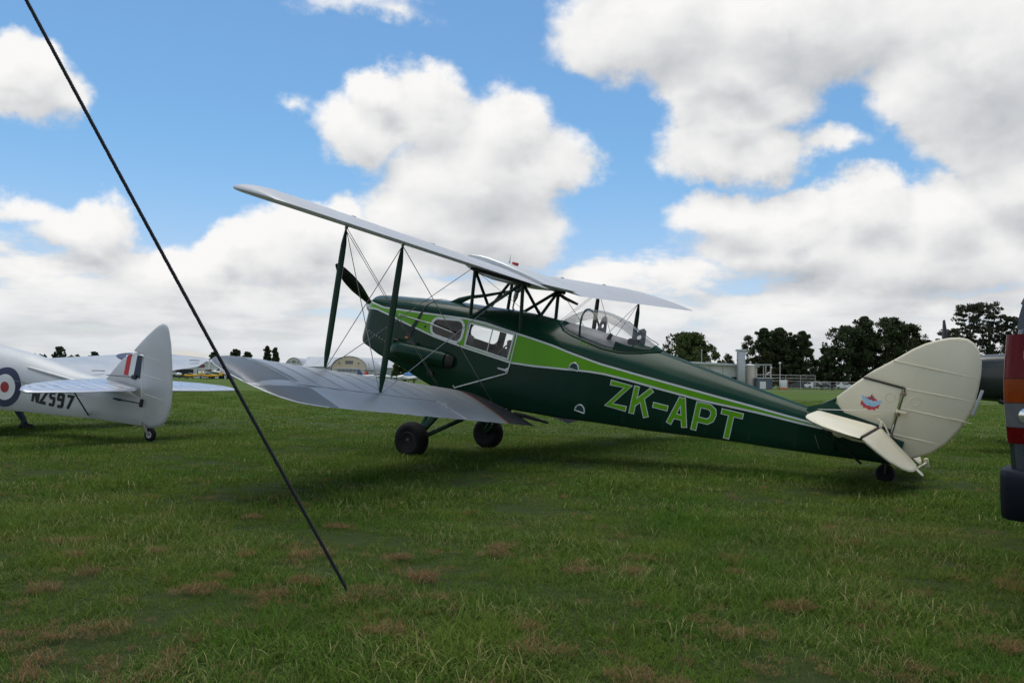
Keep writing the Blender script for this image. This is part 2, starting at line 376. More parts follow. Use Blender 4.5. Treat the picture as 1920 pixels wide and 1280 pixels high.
p_f = smoothf([(-5.3,1.5),(-2.6,1.45),(-1.3,1.5),(-.8,1.8),(.4,2.3),(1.8,2.3)], .2)
RB = ([-5.35,-4,-2.5,-1.2,-.8,.44,1.0,1.6,1.78], [1.78,1.66,1.58,1.545,1.53,1.535,1.50,1.47,1.50])
RC = ([-5.35,-4,-2.5,-1.2,-.79,-.13,-.036,.437,1.0,1.6,1.78], [1.87,1.80,1.765,1.80,1.835,1.812,1.80,1.735,1.64,1.575,1.55])
rb_f = lambda x: interp(x, *RB)
rc_f = lambda x: min(interp(x, *RC), zs_f(x)-0.012)
W1 = (-.036, .437); W2 = (-.79, -.13)
def arch_y(x, z):
    zs, zt = zs_f(x), zt_f(x)
    if z <= zs: return w_f(x)
    h = min(1, (z-zs)/(zt-zs)); p = p_f(x); return w_f(x)*max(0, 1-h**p)**(1/p)
def arch_z(x, y):
    p = p_f(x); q = min(1, abs(y)/w_f(x)); return zs_f(x)+(zt_f(x)-zs_f(x))*max(0, 1-q**p)**(1/p)
def fus_half(x):
    w, zb, zs, zt = w_f(x), zb_f(x), zs_f(x), zt_f(x); b = min(.05, w*.4)
    P = [(0, zb), (w*.5, zb), (w-b, zb), (w-b*.3, zb+b*.3), (w, zb+b)]
    rb, rc = rb_f(x), rc_f(x); rb = max(rb, zb+b+.03); rc = max(rc, rb+.02)
    P += [(w, zb+b+(rb-zb-b)*.5), (w, rb), (w, rb+(rc-rb)*.5), (w, rc), (w, max(zs, rc+.004))]
    p = p_f(x)
    sc = .012*min(1, max(0, (-2.35-x)/.35))
    for k in range(1, 21):
        a = math.pi/2*k/20; cy, sz = max(0, math.cos(a)), math.sin(a); q = 1-sc*math.sin(math.pi*(k % 5)/5)
        P.append((w*cy**(2/p)*q, zs+(zt-zs)*sz**(2/p)*(q if k < 20 else 1)))
    return P
XS = sorted(set([-5.3,-5.2,-5.0,-4.6,-4.2,-3.8,-3.4,-3.0,-2.7,-2.4,-2.1,-1.9,-1.75,-1.6,-1.4,-1.2,-1.0,-.9,-.79,-.6,-.46,-.3,-.13,-.036,.1,.25,.437,.55,.7,.85,1.0,1.15,1.3,1.45,1.55,1.62,1.67,1.70,1.725,1.745,1.76,1.775]))
def build_fuselage():
    mb = MB(); rows = []
    for x in XS:
        h = fus_half(x); n = len(h)
        rows.append([Vector((x, y, z)) for y, z in h] + [Vector((x, -y, z)) for y, z in h[-2:0:-1]])
    N = len(rows[0]); nh = len(fus_half(0))
    def skip(i, k):
        xm = (XS[i]+XS[i+1])/2
        inw = (W1[0] < xm < W1[1]) or (W2[0] < xm < W2[1])
        kk = k if k < nh-1 else N-1-k
        return inw and kk in (6, 7)
    mb.grid(rows, closed=True, skip=skip)
    mb.f.append(tuple(range(N))); mb.i.append(0); mb.f.append(tuple((len(XS)-1)*N+k for k in range(N))); mb.i.append(0)
    return mb.build('fuselage', GREEN, bip, angle=28)
fus = build_fuselage()
def side(x, z, off=0.0, s=1): return Vector((x, s*(arch_y(x, z)+off), z))
ST = ([1.79,1.70,1.61,1.363,.581,-.049,-.336,-.803,-1.062,-1.371,-1.563,-1.985,-2.467,-2.975,-3.456,-3.824,-4.279,-4.60], [1.665,1.668,1.665,1.655,1.764,1.855,1.877,1.866,1.864,1.855,1.837,1.812,1.818,1.83,1.842,1.852,1.862,1.868])
SB = ([1.79,1.647,1.499,1.22,.767,.363,-.118,-.837,-1.159,-1.622,-1.864,-2.078,-2.362,-2.748,-3.239,-3.838,-4.291,-4.60], [1.575,1.580,1.602,1.584,1.542,1.502,1.492,1.495,1.544,1.636,1.684,1.712,1.726,1.734,1.75,1.80,1.824,1.845])
st_f = lambda x: interp(x, *ST); sb_f = lambda x: interp(x, *SB)
def build_stripe(s):
    xs = sorted(set([x for x in XS if -4.6 < x < 1.77] + [-4.6,-4.4,-3.6,-3.2,-2.25,-2.0,-1.5,-1.3,-1.1]))
    mb = MB(); rows = []
    for x in xs:
        a, d = sb_f(x), st_f(x); r1 = min(max(rb_f(x), a+.08*(d-a)), a+.55*(d-a)); r2 = max(min(rc_f(x), d-.08*(d-a)), a+.6*(d-a))
        if W2[0]-.001 <= x <= W1[1]+.001: r1, r2 = rb_f(x), rc_f(x)
        rows.append([side(x, z, .003, s) for z in (a, r1, (r1+r2)/2, r2, (r2+d)/2, d)])
    def skip(i, k):
        xm = (xs[i]+xs[i+1])/2; return ((W1[0] < xm < W1[1]) or (W2[0] < xm < W2[1])) and k in (1, 2)
    mb.grid(rows, skip=skip); mb.build('lime_stripe', LIME, fus)
    for f in (st_f, sb_f):
        xs2 = [x for x in [1.77-k*.06 for k in range(107)] if x > -4.6]
        ml = MB(); ml.grid([[side(x, f(x)-.011, .0055, s), side(x, f(x)+.011, .0055, s)] for x in xs2]); ml.build('pinstripe', WHITE_LINE, fus)
for s in (1, -1): build_stripe(s)
def rounded(x0, x1, z0a, z0b, z1a, z1b, r, n=5):
    """rounded quadrilateral between x0 and x1 whose lower edge runs z0a..z0b and upper z1a..z1b"""
    c = [((x0, z0a), 180), ((x1, z0b), 270), ((x1, z1b), 0), ((x0, z1a), 90)]; out = []
    sx = [1, -1, -1, 1]; sz = [1, 1, -1, -1]
    for (p, a0), kx, kz in zip(c, sx, sz):
        for k in range(n+1):
            a = R_(a0+90*k/n); out.append((p[0]+kx*r+r*math.cos(a), p[1]+kz*r+r*math.sin(a)))
    return out
def window_frame(P, wd, s, name, m, parent, off=.009):
    Q = inset_poly(P, -wd); n = len(P); mb = MB()
    mb.grid([[side(x, z, .001, s) for x, z in P], [side(x, z, off, s) for x, z in P], [side(x, z, off, s) for x, z in Q], [side(x, z, .001, s) for x, z in Q]][::1], closed=True)
    return mb.build(name, m, parent, angle=40)
def pane(P, s, name, m, parent, off=-.004):
    mb = MB(); mb.add([side(x, z, off, s) for x, z in P], [tuple(range(len(P)))]); return mb.build(name, m, parent, smooth=False)
for s in (1, -1):
    P1 = rounded(W1[0]+.004, W1[1]-.004, 1.535, 1.54, 1.797, 1.738, .085)
    fr = window_frame(P1, .034, s, 'cabin_window', ALU, fus); pane(P1, s, 'window_pane', GLASS_D, fus)
    P2 = [(W2[0]+.008, 1.534), (W2[1]-.008, 1.534), (W2[1]-.008, 1.808), (W2[0]+.008, 1.832)]
    pane(P2, s, 'door_pane', GLASS_D, fus); window_frame(P2, .02, s, 'door_window_frame', ALU, fus, .011)
    mb = MB(); mb.tube([side(-.47, 1.53, .004, s), side(-.47, 1.825, .004, s)], .008, 6); mb.build('glazing_bar', ALU, fus)
# cabin door edging, handle and stay on the near side
mb = MB(); mb.tube([side(-.115, 1.86, .008), side(-.10, 1.83, .008), side(-.12, 1.50, .008)], .006, 6); mb.build('door_edge', ALU, fus)
mb = MB(); mb.tube([side(x, 1.852+.012*(k/8), .010) for k, x in enumerate([-.10-.09*j for j in range(9)])], .007, 6)
mb.tube([side(-.82, 1.864, .01), side(-.835, 1.84, .01), side(-.84, 1.50, .01), side(-.835, 1.355, .012), side(-.80, 1.335, .014), side(-.14, .955, .012), side(-.11, .975, .010)], .009, 6); mb.build('door_stay', ALU, fus)
mb = MB(); mb.tube([side(-.80, 1.385, .02), side(-.70, 1.383, .035)], [.016, .010], 8); mb.lathe(side(-.815, 1.39, 0), (0, 1, 0), [(0, .022), (.03, .02), (.035, .012)], 10)
mb.tube([side(-.82, 1.42, .01), side(-.83, 1.36, .02)], .012, 6); mb.build('door_handle', ALU, fus)
mb = MB(); mb.tube([(1.007, .475, 1.64), (.74, .53, 1.648), (.436, .53, 1.657), (.06, .53, 1.634)], [.007, .010, .011, .008], 8); mb.lathe((1.0, .475, 1.64), (0, 1, 0), [(-.03, .016), (.012, .016)], 8); mb.build('pitot_rod', STEEL, bip)
# half-moon hand holes
for (x, z) in ((-1.69, 1.665), (-1.895, 1.205)):
    arc = [(math.cos(R_(a)), math.sin(R_(a))) for a in range(0, 181, 18)]
    pl = lambda u, v, o: side(x-u, z+v+.04*-u, o)
    mb = MB(); mb.add([pl(.058*a, .078*b-.012, .006) for a, b in arc], [tuple(range(len(arc)))]); o = mb.build('hand_hole', mat('dark_teal_perspex', (0.012, 0.05, 0.05), 0.12, coat=0.5), fus, smooth=False)  # flat dark teal panel inside each rim
    mb = MB(); pts = [pl(.062*a, .082*b-.012, .008) for a, b in arc]; pts.append(pts[0]); mb.tube(pts, .0085, 6); mb.build('hand_hole_rim', ALU, fus)
# registration
LET = dict(Z=[[(-.003,.284),(.205,.284),(.022,.026),(.23,.026)]], K=[[(.306,-.004),(.306,.31)],[(.322,.115),(.482,.312)],[(.392,.185),(.482,-.006)]], dash=[[(.537,.152),(.70,.152)]],
    A=[[(.753,-.006),(.835,.303)],[(.931,-.006),(.848,.303)],[(.79,.088),(.905,.088)]], P=[[(1.037,-.006),(1.037,.306)],[(1.05,.283),(1.16,.283),(1.205,.255),(1.218,.21),(1.205,.15),(1.165,.117),(1.05,.117)]],
    T=[[(1.299,.272),(1.525,.272)],[(1.407,.26),(1.407,-.007)]])
def reg_place(off):
    c, s = math.cos(.0555), math.sin(.0555)
    def f(u, v, e=0):
        x = -2.194-(u*c-v*s); z = 1.357+u*s+v*c; return Vector((x, w_f(x)+off+e, z))
    return f
for k, st in LET.items():
    o = quads_to_mb(stroke_letter(st, .05, 1, 1), reg_place(.0058)).build('registration_letter', LIME, fus, smooth=False)
    quads_to_mb(stroke_letter(st, .05, 1, 1, .009), reg_place(.0035)).build('letter_outline', WHITE_LINE, fus, smooth=False)
# spinner and propeller
mb = MB(); mb.lathe((1.76, 0, 1.578), (1, 0, 0), [(0, .125), (.05, .128), (.10, .115), (.16, .08), (.20, .045), (.22, .012)], 20); mb.build('spinner', STEEL, bip)
pr = MB()
tip = Vector((0, .975, .507)).normalized(); wid = tip.cross(Vector((1, 0, 0))).normalized()
for sg in (1, -1):
    rows = []
    for k in range(13):
        r = .05+1.035*k/12; ch = interp(k/12, [0,.15,.4,.65,.85,.95,1], [.07,.10,.165,.165,.125,.085,.03]); tk = interp(k/12, [0,.3,1], [.05,.028,.008]); pit = interp(k/12, [0,.2,1], [1.0,.8,.30])
        c = Vector((1.875, 0, 1.578))+tip*sg*r; e = (wid*math.cos(pit)*sg+Vector((1, 0, 0))*math.sin(pit)); nn = e.cross(tip).normalized()
        rows.append([c+e*ch/2*math.cos(a)+nn*tk/2*math.sin(a) for a in [2*math.pi*j/12 for j in range(12)]])
    pr.grid(rows, closed=True); pr.f.append(tuple(len(pr.v)-12+j for j in range(12))); pr.i.append(0)
pr.build('propeller', mat('black_propeller_paint', (0.014, 0.014, 0.015), 0.35, coat=0.2), bip)
# cooling duct on the port cowl, strap, filler and vents
mb = MB(); mb.tube([(.97,.47,1.165),(.95,.485,1.168),(.91,.505,1.172),(.80,.515,1.185),(.45,.515,1.225),(.12,.515,1.255),(.075,.515,1.258)], [.03,.075,.105,.118,.118,.108,.10], 20, flat=.8, flatdir=(0,0,1)); mb.build('cooling_duct', GREEN, fus)
mb = MB(); mb.tube([(.076,.515,1.258),(.05,.505,1.26),(-.02,.475,1.26)], [.095,.092,.075], 16, flat=.8, flatdir=(0,0,1)); mb.build('duct_outlet_shade', DARKMAT, fus)  # black plug draws the hollow outlet and the shadow trailing behind it
mb = MB(); mb.tube([(1.0,.46,1.30),(1.0,.475,1.06)], .012, 6); mb.tube([(1.0,.468,1.30),(.88,.53,1.31)], .014, 6); mb.build('duct_lip', DARKMAT, fus)
mb = MB(); mb.lathe((.28,.465,1.02), (0,1,0), [(0,.045),(.03,.045),(.035,.03),(.02,.025)], 14); mb.build('drain_port', DARKMAT, fus)
rows = []
for k in range(25):
    t = k/24
    if t < .45: z = 1.36+(zs_f(.66)-1.36)*t/.45; x = .80-.15*(t/.45); y = w_f(x); wd = .085-.05*t/.45; p = Vector((x, y+.008, z))
    else:
        a = (t-.45)/.55*math.pi*.5; x = .65-.03*(t-.45)/.55; p_ = p_f(x); p = Vector((x, w_f(x)*max(0, math.cos(a))**(2/p_), zs_f(x)+(zt_f(x)-zs_f(x))*math.sin(a)**(2/p_)+.008)); p.y += .008*math.cos(a); wd = .03
    rows.append([p+Vector((wd/2, 0, 0)), p-Vector((wd/2, 0, 0))])
mb = MB(); mb.grid(rows); mb.build('cowl_strap', DARKMAT, fus)
mb = MB(); mb.box((.79,.485,1.375), (.05,.02,.022), bev=.005); mb.build('strap_tag', mat('amber_plastic', (.6,.30,.03), .4), fus)
mb = MB(); mb.box((.66,.50,1.325), (.16,.05,.05), bev=.012); mb.build('strap_buckle', DARKMAT, fus)
mb = MB(); mb.tube([(.43,.22,1.975),(.30,.21,2.03),(.13,.24,2.12),(-.1,.24,2.20),(-.42,.25,2.33)], [.01,.045,.026,.021,.016], 8, flat=.6); mb.build('fuel_pipe', GREEN, bip)
mb = MB(); mb.grid([[(.46,.215,1.97),(.46,.235,1.97)],[(.12,.225,2.125),(.12,.245,2.125)],[(.10,.22,2.02),(.10,.24,2.02)]]); mb.build('pipe_fairing', GREEN, bip)
for (x, y, z) in ((.545,.472,1.60),(.555,.472,1.585)):
    mb = MB(); mb.lathe((x,y,z), (0,1,0), [(0,.012),(.006,.012)], 10); mb.build('fastener', DARKMAT, fus)
# cowl seams and quick-release fasteners
for s in (1, -1):
    for x in (.985, .50):
        zs_ = [zb_f(x)+.06+k*(sb_f(x)-.03-zb_f(x)-.06)/10 for k in range(11)]; mb = MB(); mb.grid([[side(x-.003, z, .0018, s), side(x+.003, z, .0018, s)] for z in zs_]); mb.build('cowl_seam', mat('seam_dark', (.004,.010,.007), .6), fus)
    zz = [(1.58-.08*k, 1.30-.012*k) for k in range(8)]; mb = MB(); mb.grid([[side(x, z-.003, .0018, s), side(x, z+.003, .0018, s)] for x, z in zz])
    mb.build('cowl_seam', mat('seam_dark', (.004,.010,.007), .6), fus)
    for k in range(9):
        x, z = 1.55-.062*k, 1.275-.009*k; mb = MB(); mb.lathe(side(x, z, 0, s), (0, s, 0), [(0, .009), (.004, .008), (.005, .004)], 8); mb.build('fastener', STEEL, fus)
    for k in range(11):
        z = 1.02+.045*k; mb = MB(); mb.lathe(side(.955, z, 0, s), (0, s, 0), [(0, .007), (.004, .006)], 8); mb.build('fastener', mat('green_fastener', (.02,.05,.03), .3), fus)
    for k in range(7):                                                  # fabric edge tapes over the rear fuselage frames
        x = -1.95-.47*k; a = zb_f(x)+.05; b = sb_f(x)-.03
        mb = MB(); mb.grid([[side(x-.02, a+(b-a)*q/6, .0012, s), side(x, a+(b-a)*q/6, .0024, s), side(x+.02, a+(b-a)*q/6, .0012, s)] for q in range(7)]); mb.build('frame_tape', GREEN, fus)
# cabin seats seen through the windows
mb = MB(); mb.box((-.52,-.12,1.36), (.10,.62,.50), Matrix.Rotation(-.18,3,'Y'), .04); mb.box((-.30,-.12,1.14), (.42,.62,.12), None, .04); mb.build('seat', SEAT, bip)
mb = MB(); mb.box((-.70,.12,1.44), (.09,.30,.62), Matrix.Rotation(.25,3,'Y'), .03); mb.tube([(-.50,.25,1.52),(-.62,.3,1.66),(-.78,.2,1.72)], .012, 6); mb.build('seat_back', SEAT2, bip)
mb = MB(); mb.box((.30,-.1,1.36), (.08,.6,.44), Matrix.Rotation(.12,3,'Y'), .04); mb.build('forward_seat', SEAT, bip)
mb = MB(); mb.box((-.15,0,1.0), (2.0,.86,.03)); mb.box((.86,0,1.42), (.03,.86,.8)); mb.box((-1.15,0,1.5), (.03,.84,.9)); mb.build('cabin_lining', INTERIOR, bip)

# ---- wings
LO = dict(tip=0, xle=-.039, sw=.0405, z0=.842, dih=.0952, inc=R_(1.8)); UP = dict(tip=-.11, xle=.247, sw=.029, z0=2.518, dih=.0436, inc=R_(1.67)); CH = 1.33
LEo = ([0,4.25,4.45,4.6,4.72,4.80,4.86,4.90], [0,0,.03,.09,.20,.34,.52,.80]); TEo = ([0,4.40,4.62,4.76,4.84,4.88,4.90], [1.33,1.33,1.315,1.26,1.17,1.06,.86])
LEu = ([0,4.22,4.36,4.50,4.66,4.82,4.93,4.99,5.01], [0,0,.035,.11,.27,.47,.70,.95,1.12]); TEu = ([0,4.72,4.90,4.98,5.01], [1.33,1.33,1.315,1.25,1.14])
def wing_pt(W, y, s, up, rib=.33, th=.075, cam=.03):
    Y = abs(y); le, te = (interp(Y, *LEo), interp(Y, *TEo)) if W is LO else (interp(Y, *LEu), interp(Y, *TEu)); sag = math.sin(math.pi*((Y-.12) % rib)/rib)**2
    te -= .012*sag; cl = te-le; s = min(max(s, 0), 1)
    t = th/.2*(.2969*math.sqrt(s)-.126*s-.3516*s*s+.2843*s**3-.1036*s**4)
    m, p = cam, .35; c = m/p**2*(2*p*s-s*s) if s < p else m/(1-p)**2*((1-2*p)+2*p*s-s*s)
    k = 1-(.055*sag if .1 < s < .97 else 0)
    h = (c + (t if up else -t)*k)*cl
    x0 = W['xle']-W['sw']*Y; x = x0-le-s*cl; z = W['z0']+W['dih']*Y+(x-x0)*math.tan(W['inc'])+h
    return Vector((x, y, z))
def ys_between(a, b, rib=.33, n=5, tip=0):
    st = rib/n; k0 = math.ceil((a-.12)/st+1e-6); out = [a]; k = k0
    while .12+k*st < b-1e-3: out.append(.12+k*st); k += 1
    out = [y for y in out if y < 4.25 or b < 4.3]
    if b > 4.3: out = [y for y in out if y < 4.25-tip]+[q-tip for q in (4.3,4.38,4.46,4.54,4.62,4.69,4.75,4.80,4.84,4.87,4.89,4.899)]
    else: out.append(b)
    return sorted(set(out))
SS = [0,.004,.012,.03,.06,.1,.16,.24,.33,.43,.53,.63,.72,.80,.87,.93,.97,1.0]
def panel(W, ya, yb, s0, s1, sgn):
    ss = [s for s in SS if s0+.01 < s < s1-.01]; ss = ([s0] + ss + [s1])
    mb = MB(); rows = []
    for y in ys_between(ya, yb, tip=W['tip']):
        rows.append([wing_pt(W, y*sgn, s, True) for s in ss[::-1]] + [wing_pt(W, y*sgn, s, False) for s in (ss[1:] if s0 == 0 else ss)])
    n = len(rows[0]); mb.grid(rows, closed=True)
    mb.f += [tuple(range(n)), tuple((len(rows)-1)*n+k for k in range(n))]; mb.i += [0, 0]
    return mb
HS = .685
for sg in (1, -1):
    mb = panel(UP, .46, 5.0, 0, 1, sg); o = mb.build('upper_wing', SILVERU, bip, angle=30)
    mb = panel(LO, .46, 2.18, 0, 1, sg); a = panel(LO, 2.18, 4.42, 0, HS, sg); b = panel(LO, 4.42, 4.9, 0, 1, sg)
    mb.add(a.v, a.f); mb.add(b.v, b.f); lw = mb.build('lower_wing', SILVER, bip, angle=30)
    mb = MB(); mb.tube([wing_pt(LO, sg*y, .0 if k == 0 else 1.0, True) for y, k in ((4.70,0),(4.80,0),(4.86,0),(4.895,0),(4.895,1),(4.88,1),(4.84,1),(4.76,1),(4.62,1),(4.45,1))], .006, 5); mb.build('edge_tape', ALU, lw)
    a = panel(LO, 2.192, 4.408, HS+.009, 1, sg); ai = a.build('aileron', SILVER, bip, angle=30)
    mb = MB(); mb.tube([wing_pt(LO, sg*y, HS+.004, True)+Vector((0,0,-.004)) for y in (2.18,2.6,3.2,3.8,4.42)], .006, 5); mb.build('hinge_gap', mat('gap_shadow_grey', (.10,.10,.10), .7), lw)
    mb = MB(); mb.tube([wing_pt(LO, sg*2.18, s, True)+Vector((0,0,.002)) for s in (HS,.8,.9,1.0)], .005, 5)
    mb.tube([wing_pt(LO, sg*2.24, .78, True)+Vector((0,0,z)) for z in (0,.04)]+[wing_pt(LO, sg*2.24, .80, True)+Vector((0,0,.045)), wing_pt(LO, sg*2.24, .82, True)], .005, 5); mb.build('aileron_edge', ALU, lw)
    for j, y in enumerate([1.2+.33*k for k in range(11)]):          # rib tapes on the fabric
        mb = MB(); yy = sg*(.12+.33*round((y-.12)/.33))
        mb.grid([[wing_pt(LO, yy-.014, s, True)+Vector((0,0,.0025)), wing_pt(LO, yy+.014, s, True)+Vector((0,0,.0025))] for s in (.02,.06,.12,.2,.3,.42,.55,.66)]); mb.build('rib_tape', mat('rib_tape_silver', (.47,.49,.515), .42, metal=.42), lw)
    mb = MB(); mb.grid([[wing_pt(LO, sg*y, s, True)+Vector((0,0,.003)) for y in (.465,.5+.3*s,.565+.62*s)] for s in SS[4:]]); mb.build('walkway', WALK, lw)
    mb = MB(); mb.grid([[wing_pt(LO, sg*y, s, True)+Vector((0,0,.0045)) for y in (.565+.62*s,.585+.625*s)] for s in SS[4:]]); mb.build('walkway_line', ORANGE, lw)
    mb = MB(); mb.grid([[wing_pt(UP, sg*y, s, True)+Vector((0,0,.003)) for y in (.47,.50)] for s in SS[2:]]); mb.build('root_tape', mat('rib_tape_silver', (0,)*3), o)
    for y in (1.7, 3.15):
        mb = MB(); mb.box(wing_pt(UP, sg*y, .25, True)+Vector((0,0,.006)), (.05,.02,.02), bev=.004); mb.build('lifting_eye', STEEL, o)
# lower trailing step bar beside the fuselage
mb = MB(); mb.tube([(-1.08,.49,.905),(-1.25,.505,.93),(-1.57,.50,.948)], [.03,.026,.014], 6, flat=.45); mb.build('boarding_step', DARKMAT, bip)
# centre-section fuel tank
CS = [(.26,2.565),(.25,2.60),(.215,2.645),(.15,2.678),(0,2.695),(-.14,2.692),(-.35,2.672),(-.55,2.642),(-.75,2.605),(-.95,2.566),(-1.03,2.545),(-1.02,2.536),(-.85,2.505),(-.65,2.462),(-.45,2.430),(-.25,2.425),(0,2.45),(.15,2.49),(.23,2.53)]
mb = MB(); mb.grid([[Vector((x*(1 if abs(y) < .4 else .98), y, 2.56+(z-2.56)*k)) for x, z in CS] for y, k in ((-.458,.85),(-.44,.97),(-.3,1),(0,1),(.3,1),(.44,.97),(.458,.85))], closed=True)
n = len(CS); mb.f += [tuple(range(n)), tuple(6*n+k for k in range(n))]; mb.i += [0,0]
tank = mb.build('fuel_tank', mat('tank_silver_paint', (.58,.59,.58), .36, metal=.35, var=.04), bip, angle=40)
mb = MB(); mb.lathe((-.27,0,2.68), (0,0,1), [(0,.045),(.03,.045),(.035,.04)], 14); mb.build('filler_cap', RED, tank)
mb = MB(); mb.tube([(-.18,0,2.69),(-.165,0,2.80)], [.008,.002], 6); mb.lathe((-.18,0,2.685),(0,0,1),[(0,.02),(.02,.012)],8); mb.build('aerial', STEEL, tank)
mb = MB(); mb.lathe((-.40,0,2.43), (0,0,-1), [(0,.06),(.07,.05),(.09,.032),(.16,.032),(.20,.02),(.23,.01)], 12); mb.tube([(-.40,0,2.2),(-.42,.03,2.13),(-.46,.02,2.09)], .012, 6); mb.build('fuel_sump', STEEL, tank)
mb = MB(); mb.tube([(-.737,-.44,2.47),(-.85,-.52,2.42),(-1.02,-.60,2.385)], [.02,.024,.016], 6); mb.build('aileron_link', DARKMAT, bip)

# ---- struts and wires
def strut(a, b, r=.036, flat=.45, taper=True, name='interplane_strut', parent=bip, m=GREEN):
    a, b = Vector(a), Vector(b); L = (b-a).length; mb = MB()
    if taper:
        ts = [0,.02,.11,.2,.5,.8,.89,.98,1]; rs = [.012,.016,r*.92,r,r*1.04,r,r*.92,.016,.012]
    else: ts = [0,1]; rs = [r, r]
    mb.tube([a.lerp(b, t) for t in ts], rs, 10, flat=flat, flatdir=(1,0,0)); return mb.build(name, m, parent)
SFT, SRT, SFB, SRB = Vector((-.116,3.15,2.607)), Vector((-.853,3.15,2.589)), Vector((-.303,3.18,1.195)), Vector((-1.042,3.18,1.165))
CFT, CRT, CFB, CRB = Vector((-.005,.495,2.49)), Vector((-.737,.498,2.49)), Vector((-.091,.457,1.875)), Vector((-.858,.470,1.905))
Mr = lambda v, s: Vector((v.x, v.y*s, v.z))
def wire(*pts, r=.0042, name='bracing_wire'):
    mb = MB(); mb.tube(pts, r, 5); return mb.build(name, WIRE, bip)
for sg in (1, -1):
    for a, b in ((SFT, SFB), (SRT, SRB)):
        o = strut(Mr(a, sg), Mr(b, sg), .038)
        for e, up in ((a, -1), (b, 1)):
            mb = MB(); mb.lathe(Mr(e, sg)+Vector((0,0,.02*up)), (0,0,-up), [(0,.008),(.03,.018),(.045,.018)], 8); mb.build('strut_fitting', STEEL, o)
    for a, b, r in ((CFT, CFB, .026), (CRT, CRB, .026)): strut(Mr(a, sg), Mr(b, sg), r, .6, False, 'cabane_strut')
    strut(Mr(CFB, sg), Mr(CRT, sg), .023, .8, False, 'cabane_strut')
    strut(Mr(CFT, sg), (-.053, .02*sg, 2.05), .022, .8, False, 'cabane_strut'); strut(Mr(CRT, sg), (-.826, .02*sg, 2.145), .022, .8, False, 'cabane_strut')
    mb = MB(); mb.tube([Mr(CFT, sg)+Vector((.06,0,.01)), Mr(CRT, sg)+Vector((-.10,0,.0))], .024, 8); mb.build('cabane_rail', DARKMAT, bip)
    wire(Mr(SFT, sg), Mr(SRB, sg)); wire(Mr(SRT, sg), Mr(SFB, sg))
    RF, RR = Vector((-.05*1.0, .50*sg, .90)), Vector((-.80, .50*sg, .905))
    for d in (-.018, .018):
        wire(Mr(SFT, sg)+Vector((d,0,0)), RF+Vector((.15+d,0,0)), r=.0035)
    wire(Mr(SRT, sg), RR)
    wire(Mr(CFT, sg)+Vector((0,.06*sg,.02)), Mr(SFB, sg)); wire(Mr(CRT, sg)+Vector((0,.04*sg,.02)), Mr(SRB, sg))
wire((CFT.x,CFT.y,CFT.z),(-.858,-.470,1.905), r=.003)

# ---- undercarriage
for sg in (1, -1):
    c = Vector((0,.937*sg,.229))
    mb = MB(); mb.lathe(c, (0,sg,0), [(-.085,.10),(-.10,.135),(-.104,.165),(-.092,.198),(-.06,.221),(-.02,.229),(.02,.229),(.06,.221),(.092,.198),(.104,.165),(.10,.135),(.085,.10)], 36)
    wh = mb.build('main_wheel', BLACK, bip)
    mb = MB(); mb.lathe(c, (0,sg,0), [(-.06,.02),(-.06,.103),(.086,.106),(.090,.098),(.078,.092),(.05,.085),(.045,.045),(.075,.04),(.085,.025),(.086,.004)], 24); mb.build('wheel_rim', mat('dark_rim_paint', (.02,.04,.03), .4), wh)
    strut((-.02,.84*sg,.235), (-.70,.22*sg,.93), .032, .6, False, 'axle_strut')
    strut((.02,.84*sg,.26), (.10,.40*sg,.86), .026, .7, False, 'radius_rod')
    strut((.0,.82*sg,.30), (-.25,.55*sg,.93), .055, .55, False, 'oleo_leg')
    wire((.0,.80*sg,.28), (-.70,-.20*sg,.93), r=.004)
    mb = MB(); mb.box((-.16,.70*sg,.40), (.02,.02,.05)); mb.build('brake_clip', ALU, bip)

# ---- canopy
CT = ([-1.17,-1.21,-1.33,-1.48,-1.64,-1.80,-1.94,-2.08,-2.22,-2.35,-2.45,-2.53], [2.13,2.168,2.29,2.384,2.412,2.411,2.394,2.337,2.274,2.216,2.178,2.152])
CW = ([-1.17,-1.21,-1.33,-1.48,-1.65,-1.9,-2.15,-2.35,-2.53], [.06,.17,.275,.315,.33,.325,.285,.20,.06])
def can_row(x, n=13, lo=0, hi=1, off=0.0):
    w, zt = interp(x, *CW)+off, interp(x, *CT)+off; zr = arch_z(x, w)-.004; out = []
    for k in range(n):
        a = math.pi*(lo+(hi-lo)*k/(n-1)); out.append(Vector((x, w*math.cos(a)*(1 if True else 0), zr+(zt-zr)*max(0, math.sin(a))**.9)))
    return out
cxs = [-1.172,-1.19,-1.215,-1.26,-1.33,-1.40,-1.48,-1.56,-1.64,-1.72,-1.80,-1.88,-1.96,-2.04,-2.12,-2.20,-2.28,-2.36,-2.44,-2.50,-2.528]
mb = MB(); mb.grid([can_row(x, 17) for x in cxs]); can = mb.build('canopy', GLASS, bip, angle=60)
mb = MB(); mb.tube([Vector((p.x-.12*(1-max(0,math.sin(math.pi*k/16))), p.y, p.z)) for k, p in enumerate(can_row(-1.47, 17, off=.004))], .014, 6); mb.build('canopy_hoop', GREEN, can)
rail = [can_row(x, 2)[0] for x in cxs]; rail2 = [can_row(x, 2)[1] for x in cxs[::-1]]
mb = MB(); mb.tube([p+Vector((0,0,.006)) for p in rail+rail2+[rail[0]]], .013, 6); mb.build('canopy_rail', GREEN, can)
mb = MB()
for lo, hi in ((0,.10),(.90,1)): mb.grid([can_row(x, 4, lo, hi, .003) for x in cxs if x < -1.98])
mb.grid([can_row(x, 9, 0, 1, .004) for x in cxs if x < -2.42]); mb.build('canopy_skirt', GREEN, can)
mb = MB(); mb.tube([(-2.02,.0,2.372),(-2.2,.03,2.30),(-2.36,.02,2.235),(-2.44,.0,2.215),(-2.47,0,2.20),(-2.45,0,2.185)], .005, 5); mb.build('canopy_cord', DARKMAT, can)
